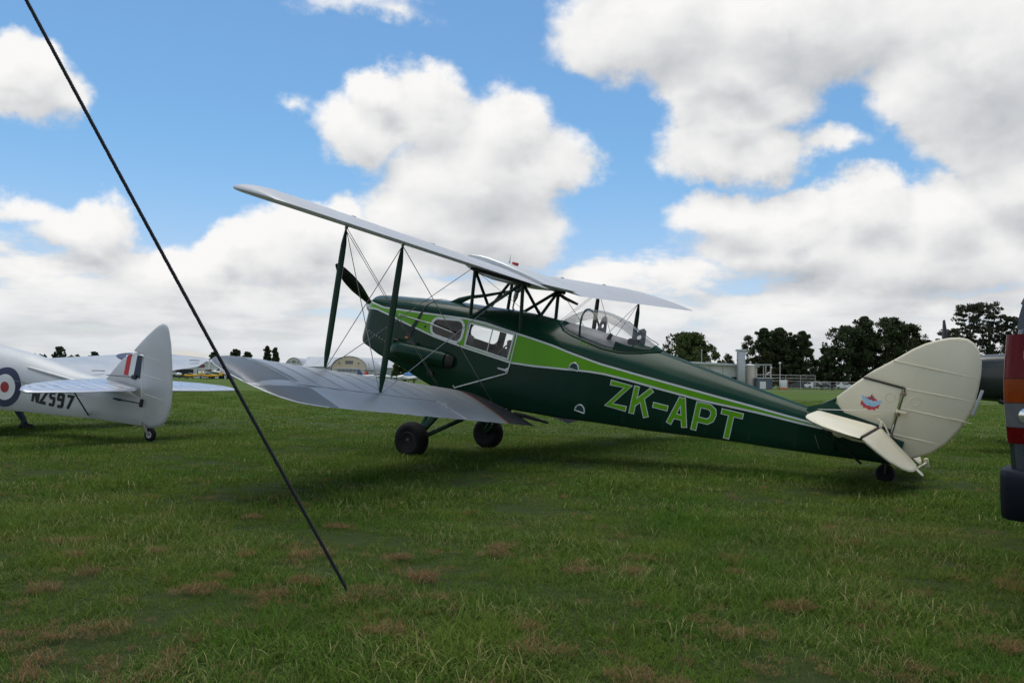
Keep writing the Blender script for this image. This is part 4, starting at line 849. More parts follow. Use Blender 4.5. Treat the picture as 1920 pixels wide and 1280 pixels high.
# ================================================================== pickup at the right edge
def build_pickup():
    t = thing('pickup', (2.165, 3.62, 0), 'dark grey pickup corner with tall red and amber tail lamp', 'pickup', rotz=R_(-37))
    PAINT = mat('dark_slate_car_paint', (.07,.08,.10), .28, metal=.75, coat=.2); BUMP = mat('dark_blue_bumper', (.006,.008,.014), .55, spec=.12)
    W, L = 1.72, 5.0                                           # local x to the right across the tail, y forward
    def section(y, prof): return [Vector((x, y, z)) for x, z in prof]
    low = [(.06,.52),(.0,.62),(-.015,.80),(-.005,1.0),(.01,1.15),(.03,1.26)]
    pl = low + [(W-x, z) for x, z in low[::-1]]
    mb = MB(); mb.grid([section(y, [(W/2+(x-W/2)*k, z) for x, z in pl]) for y, k in ((.0,.965),(.03,.99),(.10,1),(2.0,1.02),(3.6,1.02),(4.6,1.0),(4.9,.95),(5.0,.85))], closed=True)
    n = len(pl); mb.f += [tuple(range(n)), tuple(7*n+k for k in range(n))]; mb.i += [0,0]; mb.build('body', PAINT, t)
    GL = mat('tinted_car_glass', (.006,.007,.008), .08, coat=1.0)
    for nm, m_, cab in (('canopy_base', PAINT, [(.03,1.262),(.040,1.32),(.054,1.372)]), ('canopy_top', GL, [(.046,1.371),(.070,1.42),(.105,1.49),(.15,1.58),(.20,1.66),(.30,1.715)])):
        cp = cab+[(W-x, z) for x, z in cab[::-1]]; n = len(cp)
        ys = (((.03,1),(.09,1),(2.9,1),(3.3,.7),(3.75,.05)) if nm == 'canopy_top' else ((.03,1),(.09,1),(3.75,1)))
        mb = MB(); mb.grid([section(y, [(x, 1.262+(z-1.262)*(k if nm == 'canopy_top' and k < 1 else 1)) for x, z in cp]) for y, k in ys], closed=True)
        mb.f += [tuple(range(n)), tuple((len(ys)-1)*n+k for k in range(n))]; mb.i += [0,0]; mb.build(nm, m_, t)
    mb = MB(); mb.box((W/2,3.2,1.27), (1.5,1.2,.04)); mb.build('cab_floor', DARKMAT, t)
    # tail lamps: stacked lenses wrapping the corner
    segs = [(1.235,1.045,'lamp_red',(.11,.003,.005)),(1.042,.94,'lamp_amber',(.21,.034,.003)),(.937,.835,'lamp_clear',(.12,.12,.125)),(.832,.765,'lamp_red',(.11,.003,.005))]
    for sd in (0, 1):
        X = (lambda x: x) if sd == 0 else (lambda x: W-x)
        lamp = None
        for (z1, z0, nm, c_) in segs:
            m_ = mat(nm, c_, .14, spec=.16, var=.12, vscale=18)
            prof = [(-.006,.16),(-.012,.06),(-.004,.005),(.02,-.022),(.06,-.034),(.12,-.036),(.165,-.03),(.17,-.005)]
            bow = lambda z: .012*math.sin(math.pi*(z-.76)/.48)
            mb = MB(); mb.grid([[Vector((X(x-bow(z)), y-bow(z), z)) for x, y in prof] for z in (z0, (z0+z1)/2, z1)]); mb.grid([[Vector((X(x-bow(z)), y-bow(z), z)) for x, y in prof[::7]] for z in (z0, z1)])
            o = mb.build('tail_lamp', m_, t, angle=50)
            if nm != 'lamp_clear':
                mb = MB(); mb.box((X(.102), -.040, (z0+z1)/2-.01), (.085,.010,(z1-z0)*(.36 if z1 > 1.1 else .6)), bev=.004); mb.build('reflector', mat(nm+'_bright', tuple(min(.8, k*2.2) for k in c_), .12, coat=1.0), o)
            else:
                mb = MB(); mb.lathe((X(.075), -.035, .885), (0,-1,0), [(0,.04),(.012,.034),(.016,.01)], 14); mb.build('reversing_bulb', mat('chrome_reflector', (.8,.8,.8), .1, metal=.9), o)
    mb = MB(); mb.box((W/2,-.012,1.0), (1.30,.03,.50), bev=.02); mb.build('tailgate', PAINT, t)
    mb = MB(); mb.box((W/2,-.04,1.12), (.18,.03,.06), bev=.01); mb.build('tailgate_handle', DARKMAT, t)
    bp_ = [(-.02,.34),(-.038,.10),(-.034,-.01),(.0,-.08),(.10,-.125),(.5,-.155)]; bp_ = bp_+[(W-x, y) for x, y in bp_[::-1]]
    mb = MB(); rows = []
    for z, k in ((.44,.90),(.46,.955),(.52,.995),(.58,1.0),(.62,.995),(.645,.96),(.652,.90)): rows.append([Vector((W/2+(x-W/2)*(.985+.015*k), .2+(y-.2)*k, z)) for x, y in bp_])
    n = len(bp_); mb.grid(rows); mb.f += [tuple(range(n)), tuple(6*n+k for k in range(n))]; mb.i += [0,0]; mb.build('rear_bumper', BUMP, t, angle=50)
    mb = MB(); mb.box((W/2,.03,.70), (W-.12,.12,.14), bev=.02); mb.build('sill_panel', mat('grey_sill', (.03,.031,.033), .5), t)
    for x in (.13, W-.13):
        for y in (1.05, 4.1):
            mb = MB(); mb.lathe((x,y,.36), (1,0,0), [(-.11,.2),(-.12,.30),(-.10,.355),(.10,.355),(.12,.30),(.11,.2)], 24); o = mb.build('wheel', BLACK, t)
            mb = MB(); mb.lathe((x,y,.36), (1,0,0), [(-.10,.02),(-.09,.2),(.09,.2),(.10,.02)], 16); mb.build('wheel_rim', STEEL, o)
build_pickup()

# ================================================================== dark aeroplane nosing out behind the cream rudder
def build_dark_plane():
    DG = mat('very_dark_green_cowl', (.012,.018,.016), .35, coat=.3)
    t = thing('dark_aeroplane', (6.9, 13.0, 0), 'dark green aeroplane nose between the cream rudder and pickup', 'aeroplane', rotz=R_(172))
    X = [.05,.0,-.1,-.4,-.9,-1.5,-2.2,-3.2,-4.6,-5.4]; HW = [.10,.2,.27,.33,.38,.40,.40,.32,.14,.05]; ZT = [1.33,1.42,1.46,1.50,1.53,1.55,1.62,1.50,1.20,1.05]; ZB = [1.12,.95,.86,.80,.76,.74,.72,.72,.74,.78]
    mb = MB(); rows = []
    for x, w, a, b in zip(X, HW, ZT, ZB): rows.append([Vector((x, w*math.copysign(abs(math.cos(q))**.6, math.cos(q)), (a+b)/2+(a-b)/2*math.copysign(abs(math.sin(q))**.6, math.sin(q)))) for q in [2*math.pi*k/24 for k in range(24)]])
    mb.grid(rows, closed=True); mb.f += [tuple(range(24)), tuple((len(X)-1)*24+k for k in range(24))]; mb.i += [0,0]; b = mb.build('fuselage', DG, t)
    mb = MB()
    for sg in (1,-1): mb.tube([(.12,.02*sg,1.25),(.12,.03*sg,1.25+.35*sg),(.12,.03*sg,1.25+.58*sg),(.12,.0,1.25+.79*sg)], [.03,.08,.085,.04], 10, flat=.3, flatdir=(0,1,0))
    mb.build('propeller', DARKMAT, t)
    mb = MB(); mb.lathe((.02,0,1.25),(1,0,0),[(0,.12),(.08,.11),(.2,.02)],14); mb.build('spinner', DG, t)
    mb = MB(); mb.tube([(-.55,.30,.80),(-.75,.36,.72),(-.95,.38,.69)], .035, 8); mb.build('exhaust_pipe', DARKMAT, t)
    mb = MB(); mb.box((-1.02,.395,1.13), (.13,.012,.085), Matrix.Rotation(.12,3,'Y')); o = mb.build('white_placard', WHITE, t, smooth=False)
    mb = MB()
    for k in range(2): mb.box((-1.02,.403,1.145-.03*k), (.06,.002,.008))
    mb.build('placard_print', DARKMAT, o, smooth=False)
    mb = MB(); mb.box((-.98,.39,1.22), (.05,.02,.05), bev=.008); mb.build('latch', DARKMAT, t)
    for sg in (1,-1):
        mb = MB(); mb.lathe((-1.9,.8*sg,.23),(0,1,0),[(-.06,.1),(-.08,.18),(-.05,.225),(.05,.225),(.08,.18),(.06,.1)],18); mb.build('main_wheel', BLACK, t)
        mb = MB(); mb.tube([(-1.9,.75*sg,.25),(-1.9,.3*sg,.8)], .03, 6); mb.build('gear_leg', DG, t)
        mb = MB(); mb.grid([[Vector((-1.3-c*1.2, y*sg, .80+.05*y+.05*math.sin(math.pi*c)*s)) for c, s in ((0,0),(.1,1),(.3,1),(.6,.8),(1,0),(.6,-.3),(.3,-.5),(.1,-.5))] for y in (.3,1.5,3.2)], closed=True); mb.f += [tuple(range(8)), tuple(16+k for k in range(8))]; mb.i += [0,0]; mb.build('wing', DG, t)
        mb = MB(); mb.grid([[Vector((-4.8-c*.5, y*sg, 1.08+.02*math.sin(math.pi*c)*s)) for c, s in ((0,0),(.3,1),(1,0),(.3,-1))] for y in (.05,1.2)], closed=True); mb.build('tailplane', DG, t)
    plate([(-4.7,1.15),(-5.1,1.75),(-5.4,1.8),(-5.6,1.4),(-5.4,.85)], .05, plc, .03).build('fin', DG, t)
    mb = MB(); mb.lathe((-5.2,0,.09),(0,1,0),[(-.03,.05),(-.03,.09),(.03,.09),(.03,.05)],12); mb.tube([(-5.2,.04,.09),(-5.1,0,.85)], .02, 6); mb.build('tail_wheel', BLACK, t)
build_dark_plane()
# ================================================================== trees
import numpy as np
def leaf_mat(name, dark, light, tr=0.25):
    if name in MATS: return MATS[name]
    m = bpy.data.materials.new(name); m.use_nodes = True; t = NT(m.node_tree); b = t.n['Principled BSDF']; out = t.n['Material Output']
    P = t.node('ShaderNodeNewGeometry').outputs['Position']; oi = t.node('ShaderNodeObjectInfo')
    f = t.m('ADD', t.mapr(t.noise(P, 0.9, 4, 0.6), 0.3, 0.7), t.m('MULTIPLY', t.m('SUBTRACT', oi.outputs['Random'], 0.5), 0.35), clamp=True)
    c = t.mix(f, dark, light); c = t.mix(t.mapr(t.noise(P, 6, 3, 0.6), 0.45, 0.7, 0, 0.45), c, tuple(x*0.5 for x in dark))
    t.l.new(c, b.inputs['Base Color']); b.inputs['Roughness'].default_value = 0.65; b.inputs['Specular IOR Level'].default_value = 0.2
    ts = t.node('ShaderNodeBsdfTranslucent'); t.l.new(c, ts.inputs[0]); mx = t.node('ShaderNodeMixShader'); mx.inputs[0].default_value = tr
    t.l.new(b.outputs[0], mx.inputs[1]); t.l.new(ts.outputs[0], mx.inputs[2]); t.l.new(mx.outputs[0], out.inputs[0]); MATS[name] = m; return m
CONIFER = leaf_mat('macrocarpa_foliage', (.034,.054,.022), (.075,.098,.038)); OLIVE = leaf_mat('olive_foliage', (.035,.048,.016), (.070,.075,.028))
POPLAR = leaf_mat('poplar_foliage', (.080,.080,.040), (.135,.13,.065)); ROUND = leaf_mat('round_tree_foliage', (.038,.066,.018), (.085,.112,.032)); GUM = leaf_mat('gum_foliage', (.040,.054,.032), (.085,.090,.055))
BARK = mat('grey_brown_bark', (.07,.055,.04), .9, var=.3, vscale=4)
def leaves_mesh(name, centers, radii, per, size, m, parent=None, rng=None, squash=0.8):
    C = np.repeat(np.asarray(centers), per, 0); Rr = np.repeat(np.asarray(radii), per); n = len(C)
    d = rng.normal(size=(n, 3)); d /= np.linalg.norm(d, axis=1)[:, None]; r = rng.random(n)**0.45
    p = C+d*(Rr*r)[:, None]*np.array([1, 1, squash])
    a = rng.normal(size=(n, 3)); a /= np.linalg.norm(a, axis=1)[:, None]; b = np.cross(a, rng.normal(size=(n, 3))); b /= np.linalg.norm(b, axis=1)[:, None]
    s = (size*(0.5+rng.random(n)))[:, None]
    V = np.stack([p-a*s, p+b*s*.55, p+a*s, p-b*s*.55], 1).reshape(-1, 3)
    me = bpy.data.meshes.new(name); me.vertices.add(4*n); me.loops.add(4*n); me.polygons.add(n)
    me.vertices.foreach_set('co', V.ravel()); me.loops.foreach_set('vertex_index', np.arange(4*n, dtype=np.int32)); me.polygons.foreach_set('loop_start', np.arange(0, 4*n, 4, dtype=np.int32))
    me.update(); me.validate(); me.materials.append(m); return link(bpy.data.objects.new(name, me), parent)
def tree(name, x, y, h, r, kind, m, label, seed, group='trees beyond the airfield fence', base=0.12, leaf=.34, dens=1.0):
    rng = np.random.default_rng(seed); t = thing(name, (x, y, 0), label, 'tree', rotz=0, group=group)
    C, Rd, tips = [], [], []
    nC = int({'dome':150,'cone':150,'column':60,'open':90}[kind]*dens)
    for i in range(nC):
        u = rng.random(); a = rng.random()*2*math.pi
        if kind == 'cone': zz = base+(1-base)*u**1.15; rr = r*(1-zz)**.62*(0.85+0.3*math.sin(a*3+seed)*.6)*(1.0 if zz > base+.08 else .8)
        elif kind == 'column': zz = base+(1-base)*u; rr = r*math.sin(math.pi*min(1, .12+.86*zz))**.6
        elif kind == 'open': zz = base+(1-base)*u**.9; rr = r*math.sqrt(max(0.02, 1-((zz-.62)/.42)**2)) if abs(zz-.62) < .42 else r*.25
        else: zz = base+(1-base)*u; q = (zz-base)/(1-base); rr = r*math.sqrt(max(0.0, 1-((q-.35)/.66)**2))*(.9+.2*math.sin(a*4+seed))
        k = rng.random()**.45; px, py = rr*k*math.cos(a), rr*k*math.sin(a)
        cr = r*{'dome':.17,'cone':.155,'column':.42,'open':.18}[kind]*(.65+.7*rng.random())
        cz = min(zz*h, h-cr*.7); C.append((px, py, max(cz, cr*.6))); Rd.append(cr)
        if k > .6 and len(tips) < 14: tips.append((px*.85, py*.85, cz))
    for k in range({'cone':9,'dome':6,'open':7,'column':1}[kind]):              # leaders that break the top line
        a = rng.random()*6.28; q = r*.5*rng.random(); C.append((q*math.cos(a), q*math.sin(a), h*(.99-.16*q/r-.05*rng.random()))); Rd.append(r*.11)
    leaves_mesh('crown', C, Rd, int({'dome':70,'cone':75,'column':60,'open':55}[kind]), leaf*.72, m, t, rng, {'open':.6}.get(kind, .85))
    mb = MB(); zt = h*(.75 if kind != 'dome' else .55)
    mb.tube([(0,0,-.1),(.05*r,.02*r,zt*.4),(.02*r,-.03*r,zt*.75),(0,0,zt)], [.075*r+.12,.06*r+.08,.04*r+.05,.03], 8)
    for p in tips: mb.tube([(0,0,p[2]*.55),(p[0]*.5,p[1]*.5,p[2]*.80),p], [.03*r+.03,.02*r+.02,.02], 5)
    mb.build('trunk', BARK, t); return t
tree('round_tree', 32.6, 152, 10.0, 5.6, 'dome', ROUND, 'round dark green tree behind the long white building', 3, leaf=.36, dens=1.5, base=.05)
tree('macrocarpa_tree', 54.6, 180, 12.9, 4.4, 'cone', CONIFER, 'left conifer of the dense dark clump right of the duct', 11)
tree('macrocarpa_tree', 58.4, 181, 13.1, 5.0, 'cone', CONIFER, 'tall middle conifer of the dense dark clump behind the poles', 12, dens=1.3)
tree('macrocarpa_tree', 61.0, 182, 11.2, 4.4, 'cone', CONIFER, 'shorter conifer in the notch of the dark clump', 13)
tree('macrocarpa_tree', 63.0, 180, 12.4, 4.2, 'cone', CONIFER, 'right-hand conifer of the clump beside the sky gap', 14, base=.03, dens=1.2)
tree('poplar_tree', 54.6, 192, 12.0, 1.5, 'column', POPLAR, 'pale slim poplar just right of the metal duct', 21, leaf=.26)
tree('poplar_tree', 50.4, 193, 7.8, 1.2, 'column', POPLAR, 'short pale poplar just left of the metal duct', 22, leaf=.26)
tree('poplar_tree', 62.0, 197, 13.6, 1.4, 'column', POPLAR, 'pale poplar top showing over the dark conifer clump', 23, leaf=.26)
tree('olive_tree', 52.6, 172, 7.6, 2.5, 'cone', OLIVE, 'brownish olive tree in front of the dark conifer clump', 24, leaf=.26)
tree('macrocarpa_tree', 68.7, 180, 8.9, 3.5, 'dome', CONIFER, 'low ragged tree at the left foot of the big clump', 15, base=.05)
tree('macrocarpa_tree', 73.0, 181, 13.8, 5.2, 'dome', CONIFER, 'broad conifer on the left shoulder of the big clump', 16, base=.03, dens=1.3)
tree('macrocarpa_tree', 77.8, 183, 16.0, 6.0, 'cone', CONIFER, 'tallest conifer at the middle of the big clump', 17, base=.03, dens=1.5)
tree('macrocarpa_tree', 82.3, 181, 15.8, 5.4, 'dome', CONIFER, 'rounded conifer right of centre in the big clump', 18, base=.03, dens=1.4)
tree('olive_tree', 86.8, 182, 14.5, 5.0, 'dome', OLIVE, 'olive brown tree on the right shoulder of the big clump', 19, base=.04, dens=1.3, leaf=.32)
tree('macrocarpa_tree', 90.8, 182, 11.0, 3.8, 'dome', CONIFER, 'low conifer behind the top of the cream rudder', 20, base=.04)
for i, (x, y, h, r, lb) in enumerate(((90.4,170,13.0,3.6,'small open gum tree left of the tall gums'),(94.0,170,18.0,4.0,'tall see-through gum tree above the cream rudder'),(98.4,171,18.6,3.9,'tallest see-through gum tree near the pickup'),(102.6,170,15.6,3.4,'shorter gum tree just left of the pickup'),(108.0,168,21.0,4.4,'large gum tree cut off by the pickup edge'))):
    tree('gum_tree', x, y, h, r, 'open', GUM, lb, 40+i, dens=1.5, leaf=.30, base=.15)
tree('conifer_tree', -77.2, 262, 10.0, 2.1, 'cone', CONIFER, 'left of two pointed dark conifers above the silver lower wing', 51, group='trees behind the hangars', leaf=.4)
tree('conifer_tree', -74.6, 262, 9.6, 2.2, 'cone', CONIFER, 'right of two pointed dark conifers above the silver lower wing', 52, group='trees behind the hangars', leaf=.4)
tree('bushy_tree', -99.6, 300, 10.0, 2.6, 'dome', CONIFER, 'small dark bushy tree left of the two pointed conifers', 53, group='trees behind the hangars', leaf=.45)
tree('bushy_tree', -96.2, 302, 9.2, 2.4, 'dome', CONIFER, 'lower dark bush beside the small bushy tree', 54, group='trees behind the hangars', leaf=.45)
tree('bushy_tree', -25.6, 200, 6.0, 3.4, 'dome', ROUND, 'green tree under the biplane nose beside the grey hangar', 55, group='trees behind the hangars', leaf=.35)
tree('bushy_tree', -96.5, 262, 5.6, 2.6, 'dome', CONIFER, 'dark tree beside the white lettered building', 56, group='trees behind the hangars', leaf=.4)
tree('bushy_tree', -107.5, 300, 8.8, 2.0, 'dome', CONIFER, 'dark shrub by the rope above the silver wing tip', 57, group='trees behind the hangars', leaf=.45)
def tree_mass(name, pts, size, m, label, seed, leaf, per=60, kind='stuff'):
    rng = np.random.default_rng(seed); C, Rd = [], []
    for (x0, y0, h0), (x1, y1, h1) in zip(pts[:-1], pts[1:]):
        L = math.hypot(x1-x0, y1-y0); n = max(2, int(L/size*1.6))
        for k in range(n):
            f = rng.random(); h = (h0+(h1-h0)*f)*(.72+.36*rng.random())
            for lv in range(max(1, int(h/size))): C.append((x0+(x1-x0)*f+rng.normal()*size*.3, y0+(y1-y0)*f+rng.normal()*size, size*.5+lv*size*.95*min(1, (h-size)/(max(1, int(h/size))*size)+.3))); Rd.append(size*(.6+.4*rng.random()))
    o = leaves_mesh(name, C, Rd, per, leaf, m, None, rng); tag(o, label, 'trees', kind=kind); return o
FAR = leaf_mat('distant_foliage', (.040,.062,.040), (.060,.085,.045), .1)
tree_mass('far_treeline', [(-700,760,14),(-440,700,17),(-395,700,18),(-350,700,14),(-270,700,7),(-120,680,7),(40,660,7),(260,640,8),(420,620,10)], 5.0, FAR, 'distant line of low trees along the left horizon', 71, 1.4, 70)
tree_mass('hedge', [(40,215,3.2),(62,212,3.0),(95,205,3.4),(140,190,3.6)], 1.8, OLIVE, 'low olive hedge running behind the parked white cars', 72, .35, 70)
for i, (x, y, h) in enumerate(((-384,705,22),(-352,700,18),(-326,700,17),(-298,700,17))):
    tree('lone_tree', x, y, h, h*.25, 'dome', FAR, ['largest lone tree on the far left skyline','second lone tree along the far left skyline','third lone tree along the far left skyline','lone far tree nearest the silver fin'][i], 80+i, group='lone trees on the far skyline', leaf=.9)

# ================================================================== buildings
WALLW = mat('pale_cladding', (.60,.59,.55), .7, var=.06, vscale=.4, dirt=((.4,.38,.33), .3)); ROOFW = mat('pale_roof_iron', (.62,.63,.63), .45, var=.05, vscale=.3); ROOFG = mat('grey_roof_iron', (.42,.44,.455), .5, metal=.2, var=.08, vscale=.2)
CREAMW = mat('cream_hangar_wall', (.60,.50,.37), .75, var=.06, vscale=.5); DOORG = mat('grey_hangar_door', (.20,.22,.235), .6, var=.1); DARKO = mat('dark_opening', (.02,.022,.025), .8)
DUCT = mat('galvanised_duct', (.45,.47,.49), .4, metal=.6, var=.1)
def part(name, mb, m, t, **k): return mb.build(name, m, t, **k)
t = thing('long_building', (33.4, 140, 0), 'long pale flat-roofed building behind the biplane tail', 'building', rotz=0)
part('wall', MB().box((0,4,2.0), (16.0,8,4.0)), WALLW, t)
part('roof', MB().add([(-8.5,-.6,4.62),(8.3,-.6,4.05),(8.3,8.5,4.05),(-8.5,8.5,4.62),(-8.5,-.6,4.40),(8.3,-.6,3.88),(8.3,8.5,3.88),(-8.5,8.5,4.40)], [(0,1,2,3),(7,6,5,4),(0,4,5,1),(1,5,6,2),(2,6,7,3),(3,7,4,0)]), ROOFW, t, smooth=False)
part('gutter', MB().box((-.1,-.63,4.05), (16.6,.12,.12), Matrix.Rotation(.034,3,'Y')), DUCT, t)
for k in range(7): part('cladding_joint', MB().box((-6.6+2.2*k,-.015,2.0), (.07,.03,3.7)), mat('joint_grey', (.25,.25,.25), .8), t)
for x in (1.0, 4.4): part('window', MB().box((x,-.02,1.6), (1.4,.06,.8)), DARKO, t)
part('door', MB().box((6.6,-.02,1.1), (1.0,.06,2.1)), DOORG, t)
part('aerial_mast', MB().tube([(-.9,2,4.2),(-.9,2,6.4)], .05, 6).lathe((-.9,2,6.4),(0,0,1),[(0,.12),(.2,.12)],8), STEEL, t)
t = thing('flue_duct', (38.25, 138.5, 0), 'tall square galvanised duct at the end of the pale building', 'duct')
part('shaft', MB().box((0,0,3.1), (1.15,1.1,6.2), bev=.03), DUCT, t); part('cap', MB().box((0,0,6.42), (1.5,1.4,.34), bev=.04), DUCT, t)
for z in (1.6,3.2,4.8): part('flange', MB().box((0,0,z), (1.24,1.2,.08)), STEEL, t)
t = thing('silo', (40.0, 139.3, 0), 'squat cream cylindrical tank just right of the duct', 'tank')
part('drum', MB().lathe((0,0,0),(0,0,1),[(0,.75),(3.9,.75)],24), mat('cream_tank_paint', (.55,.50,.42), .5, var=.08), t); part('lid', MB().lathe((0,0,3.9),(0,0,1),[(0,.82),(.12,.82),(.35,.1)],24), ROOFW, t)
t = thing('carport', (41.9, 140.5, 0), 'thin flat canopy roof on a post beside the tank', 'canopy roof')
part('roof', MB().box((-.1,0,4.12), (3.6,3,.16)), ROOFG, t)
for y in (-1.3, 1.3): part('post', MB().box((1.5,y,2.05), (.16,.16,4.1)), STEEL, t)
t = thing('shed', (41.8, 137, 0), 'small blue-grey shed with white door near the fence', 'shed')
part('wall', MB().box((0,1,.9), (2.4,2,1.8)), mat('blue_grey_shed', (.10,.12,.16), .6), t); part('roof', MB().box((0,1,1.85), (2.6,2.2,.1)), ROOFG, t); part('door', MB().box((-.35,-.02,.7), (1.0,.05,1.2)), WHITE, t)
def arch_hangar(name, x, y, w, eave, top, depth, wm, rm, label, door, rot=0.0):
    t = thing(name, (x, y, 0), label, 'hangar', rotz=rot)
    arc = [(w/2*math.cos(math.pi*k/16), eave+(top-eave)*math.sin(math.pi*k/16)) for k in range(17)]; prof = [(w/2,0)]+arc+[(-w/2,0)]
    mb = MB(); mb.add([(a,0,b) for a, b in prof], [tuple(range(len(prof)))]); mb.add([(a,depth,b) for a, b in prof], [tuple(range(len(prof)))]); part('wall', mb, wm, t, smooth=False)
    mb = MB(); P2 = [(a*1.03, b*1.02) for a, b in prof]; mb.grid([[Vector((a,yy,b)) for a, b in P2] for yy in (-.25, depth+.2)]); part('roof', mb, rm, t)
    d = part('door', MB().box((0,-.03,door[1]/2), (door[0],.08,door[1])), DOORG, t)
    for k in range(1, 6): part('door_rib', MB().box((-door[0]/2+door[0]*k/6,-.08,door[1]/2), (.10,.04,door[1]*.98)), STEEL, d)
    part('lintel', MB().box((0,-.05,door[1]+.15), (w*.98,.12,.22)), ROOFW, t)
    o = part('window', MB().box((0,-.03,eave+(top-eave)*.52), (w*.22,.06,(top-eave)*.26)), mat('hangar_glass', (.10,.11,.11), .3), t)
    for k in (-1,0,1): part('mullion', MB().box((k*w*.06,-.07,eave+(top-eave)*.52), (.05,.03,(top-eave)*.26)), ROOFW, o)
    for k in (-1,1): part('wall_lamp', MB().box((k*w*.28,-.15,eave+(top-eave)*.45), (.25,.25,.35)), DARKO, t)
    return t
arch_hangar('arched_hangar', -45.0, 230, 9.6, 3.1, 6.5, 26, CREAMW, ROOFG, 'cream arched hangar with grey doors beyond the silver wing', (6.2, 3.0))
arch_hangar('white_hangar', -68.7, 262, 5.0, 4.0, 6.5, 20, WALLW, ROOFG, 'small white arched hangar end beside the pointed conifers', (3.6, 3.0))
t = thing('grey_hangar', (-36, 262, 0), 'huge low grey-roofed hangar stretching behind the cream arch', 'hangar')
part('wall', MB().box((2,15,2.0), (66,30,4.0)), ROOFG, t)
part('roof', MB().add([(-32,-.5,3.9),(36,-.5,3.9),(36,15,7.3),(-32,15,7.3),(36,31,3.9),(-32,31,3.9)], [(0,1,2,3),(3,2,4,5)]), ROOFG, t, smooth=False)
for k in range(16): part('roof_sheet_joint', MB().tube([(-31+4.3*k,-.5,3.95),(-31+4.3*k,15,7.35)], .06, 4), ROOFW, t)
part('roof_light', MB().add([(11,6,5.45),(17,6,5.45),(17,12,6.77),(11,12,6.77)], [(0,1,2,3)]), mat('yellowed_roof_light', (.55,.55,.40), .5), t, smooth=False)
t = thing('annexe', (-40.5, 222, 0), 'low white flat building in front of the cream arched hangar', 'building')
part('wall', MB().box((0,2,1.0), (9.5,4,2.0)), WALLW, t); part('roof', MB().box((0,2,2.06), (9.8,4.3,.14)), ROOFW, t)
for k in range(4): part('window', MB().box((-3.3+2.1*k,-.03,1.25), (.9,.06,.6)), DARKO, t)
t = thing('water_tower', (-36.9, 216, 0), 'short square grey tank with pole in front of the hangars', 'tank')
part('tank', MB().box((0,0,1.6), (2.2,2.2,1.9)), ROOFG, t); part('lid', MB().box((0,0,2.6), (2.4,2.4,.12)), DARKO, t); part('stand', MB().box((0,0,.35), (1.8,1.8,.7)), DARKO, t); part('mast', MB().tube([(-.2,0,2.6),(-.2,0,4.6)], .08, 6), STEEL, t)
t = thing('lettered_hangar', (-77.8, 203, 0), 'white low-gabled hangar with dark ATION LTD sign band', 'hangar')
part('wall', MB().add([(-9,0,0),(9,0,0),(9,0,2.9),(0,0,4.5),(-9,0,3.6),(-9,14,0),(9,14,0),(9,14,2.9),(0,14,4.5),(-9,14,3.6)], [(0,1,2,3,4),(9,8,7,6,5),(0,5,6,1),(1,6,7,2),(4,9,5,0)]), WALLW, t, smooth=False)
part('roof', MB().add([(-9.4,-.3,3.62),(0,-.3,4.62),(9.4,-.3,2.92),(9.4,14.3,2.92),(0,14.3,4.62),(-9.4,14.3,3.62)], [(0,1,4,5),(1,2,3,4)]), ROOFG, t, smooth=False)
sb = part('sign_band', MB().box((-.9,-.06,2.93), (7.4,.08,.78)), mat('sign_slate', (.06,.10,.13), .5), t)
v, f = text_polys('ATION LTD', .74); part('sign_lettering', MB().add([(-4.35+p[0]*1.32, -.112, 2.66+p[1]) for p in v], f), WHITE, sb, smooth=False)
part('sign_emblem', MB().box((2.2,-.115,2.93), (.6,.02,.6)), mat('sign_red', (.35,.06,.06), .5), sb)
part('door_opening', MB().box((-4.2,-.03,1.1), (8.6,.06,2.0)), DARKO, t)
for k in range(5): part('door_panel', MB().box((1.2+1.5*k,-.04,1.05), (1.42,.08,2.1)), WALLW, t)
t = thing('gabled_shelter', (-64.6, 182, 0), 'white steep-gabled shelter with dark open end', 'shelter')
part('frame', MB().tube([(-1.6,0,4.0),(1.9,0,2.6),(1.9,0,0)], .16, 6).tube([(-1.6,0,4.0),(-1.6,0,0)], .16, 6), WHITE, t)
part('roof', MB().add([(-1.6,0,4.05),(1.95,0,2.65),(1.95,9,2.65),(-1.6,9,4.05)], [(0,1,2,3)]), ROOFW, t, smooth=False)
part('back_wall', MB().add([(-1.6,6,0),(1.9,6,0),(1.9,6,2.5),(-1.6,6,3.9)], [(0,1,2,3)]), DARKO, t, smooth=False)
part('side_wall', MB().add([(1.9,0,0),(1.9,9,0),(1.9,9,2.6),(1.9,0,2.6)], [(0,1,2,3)]), DOORG, t, smooth=False)

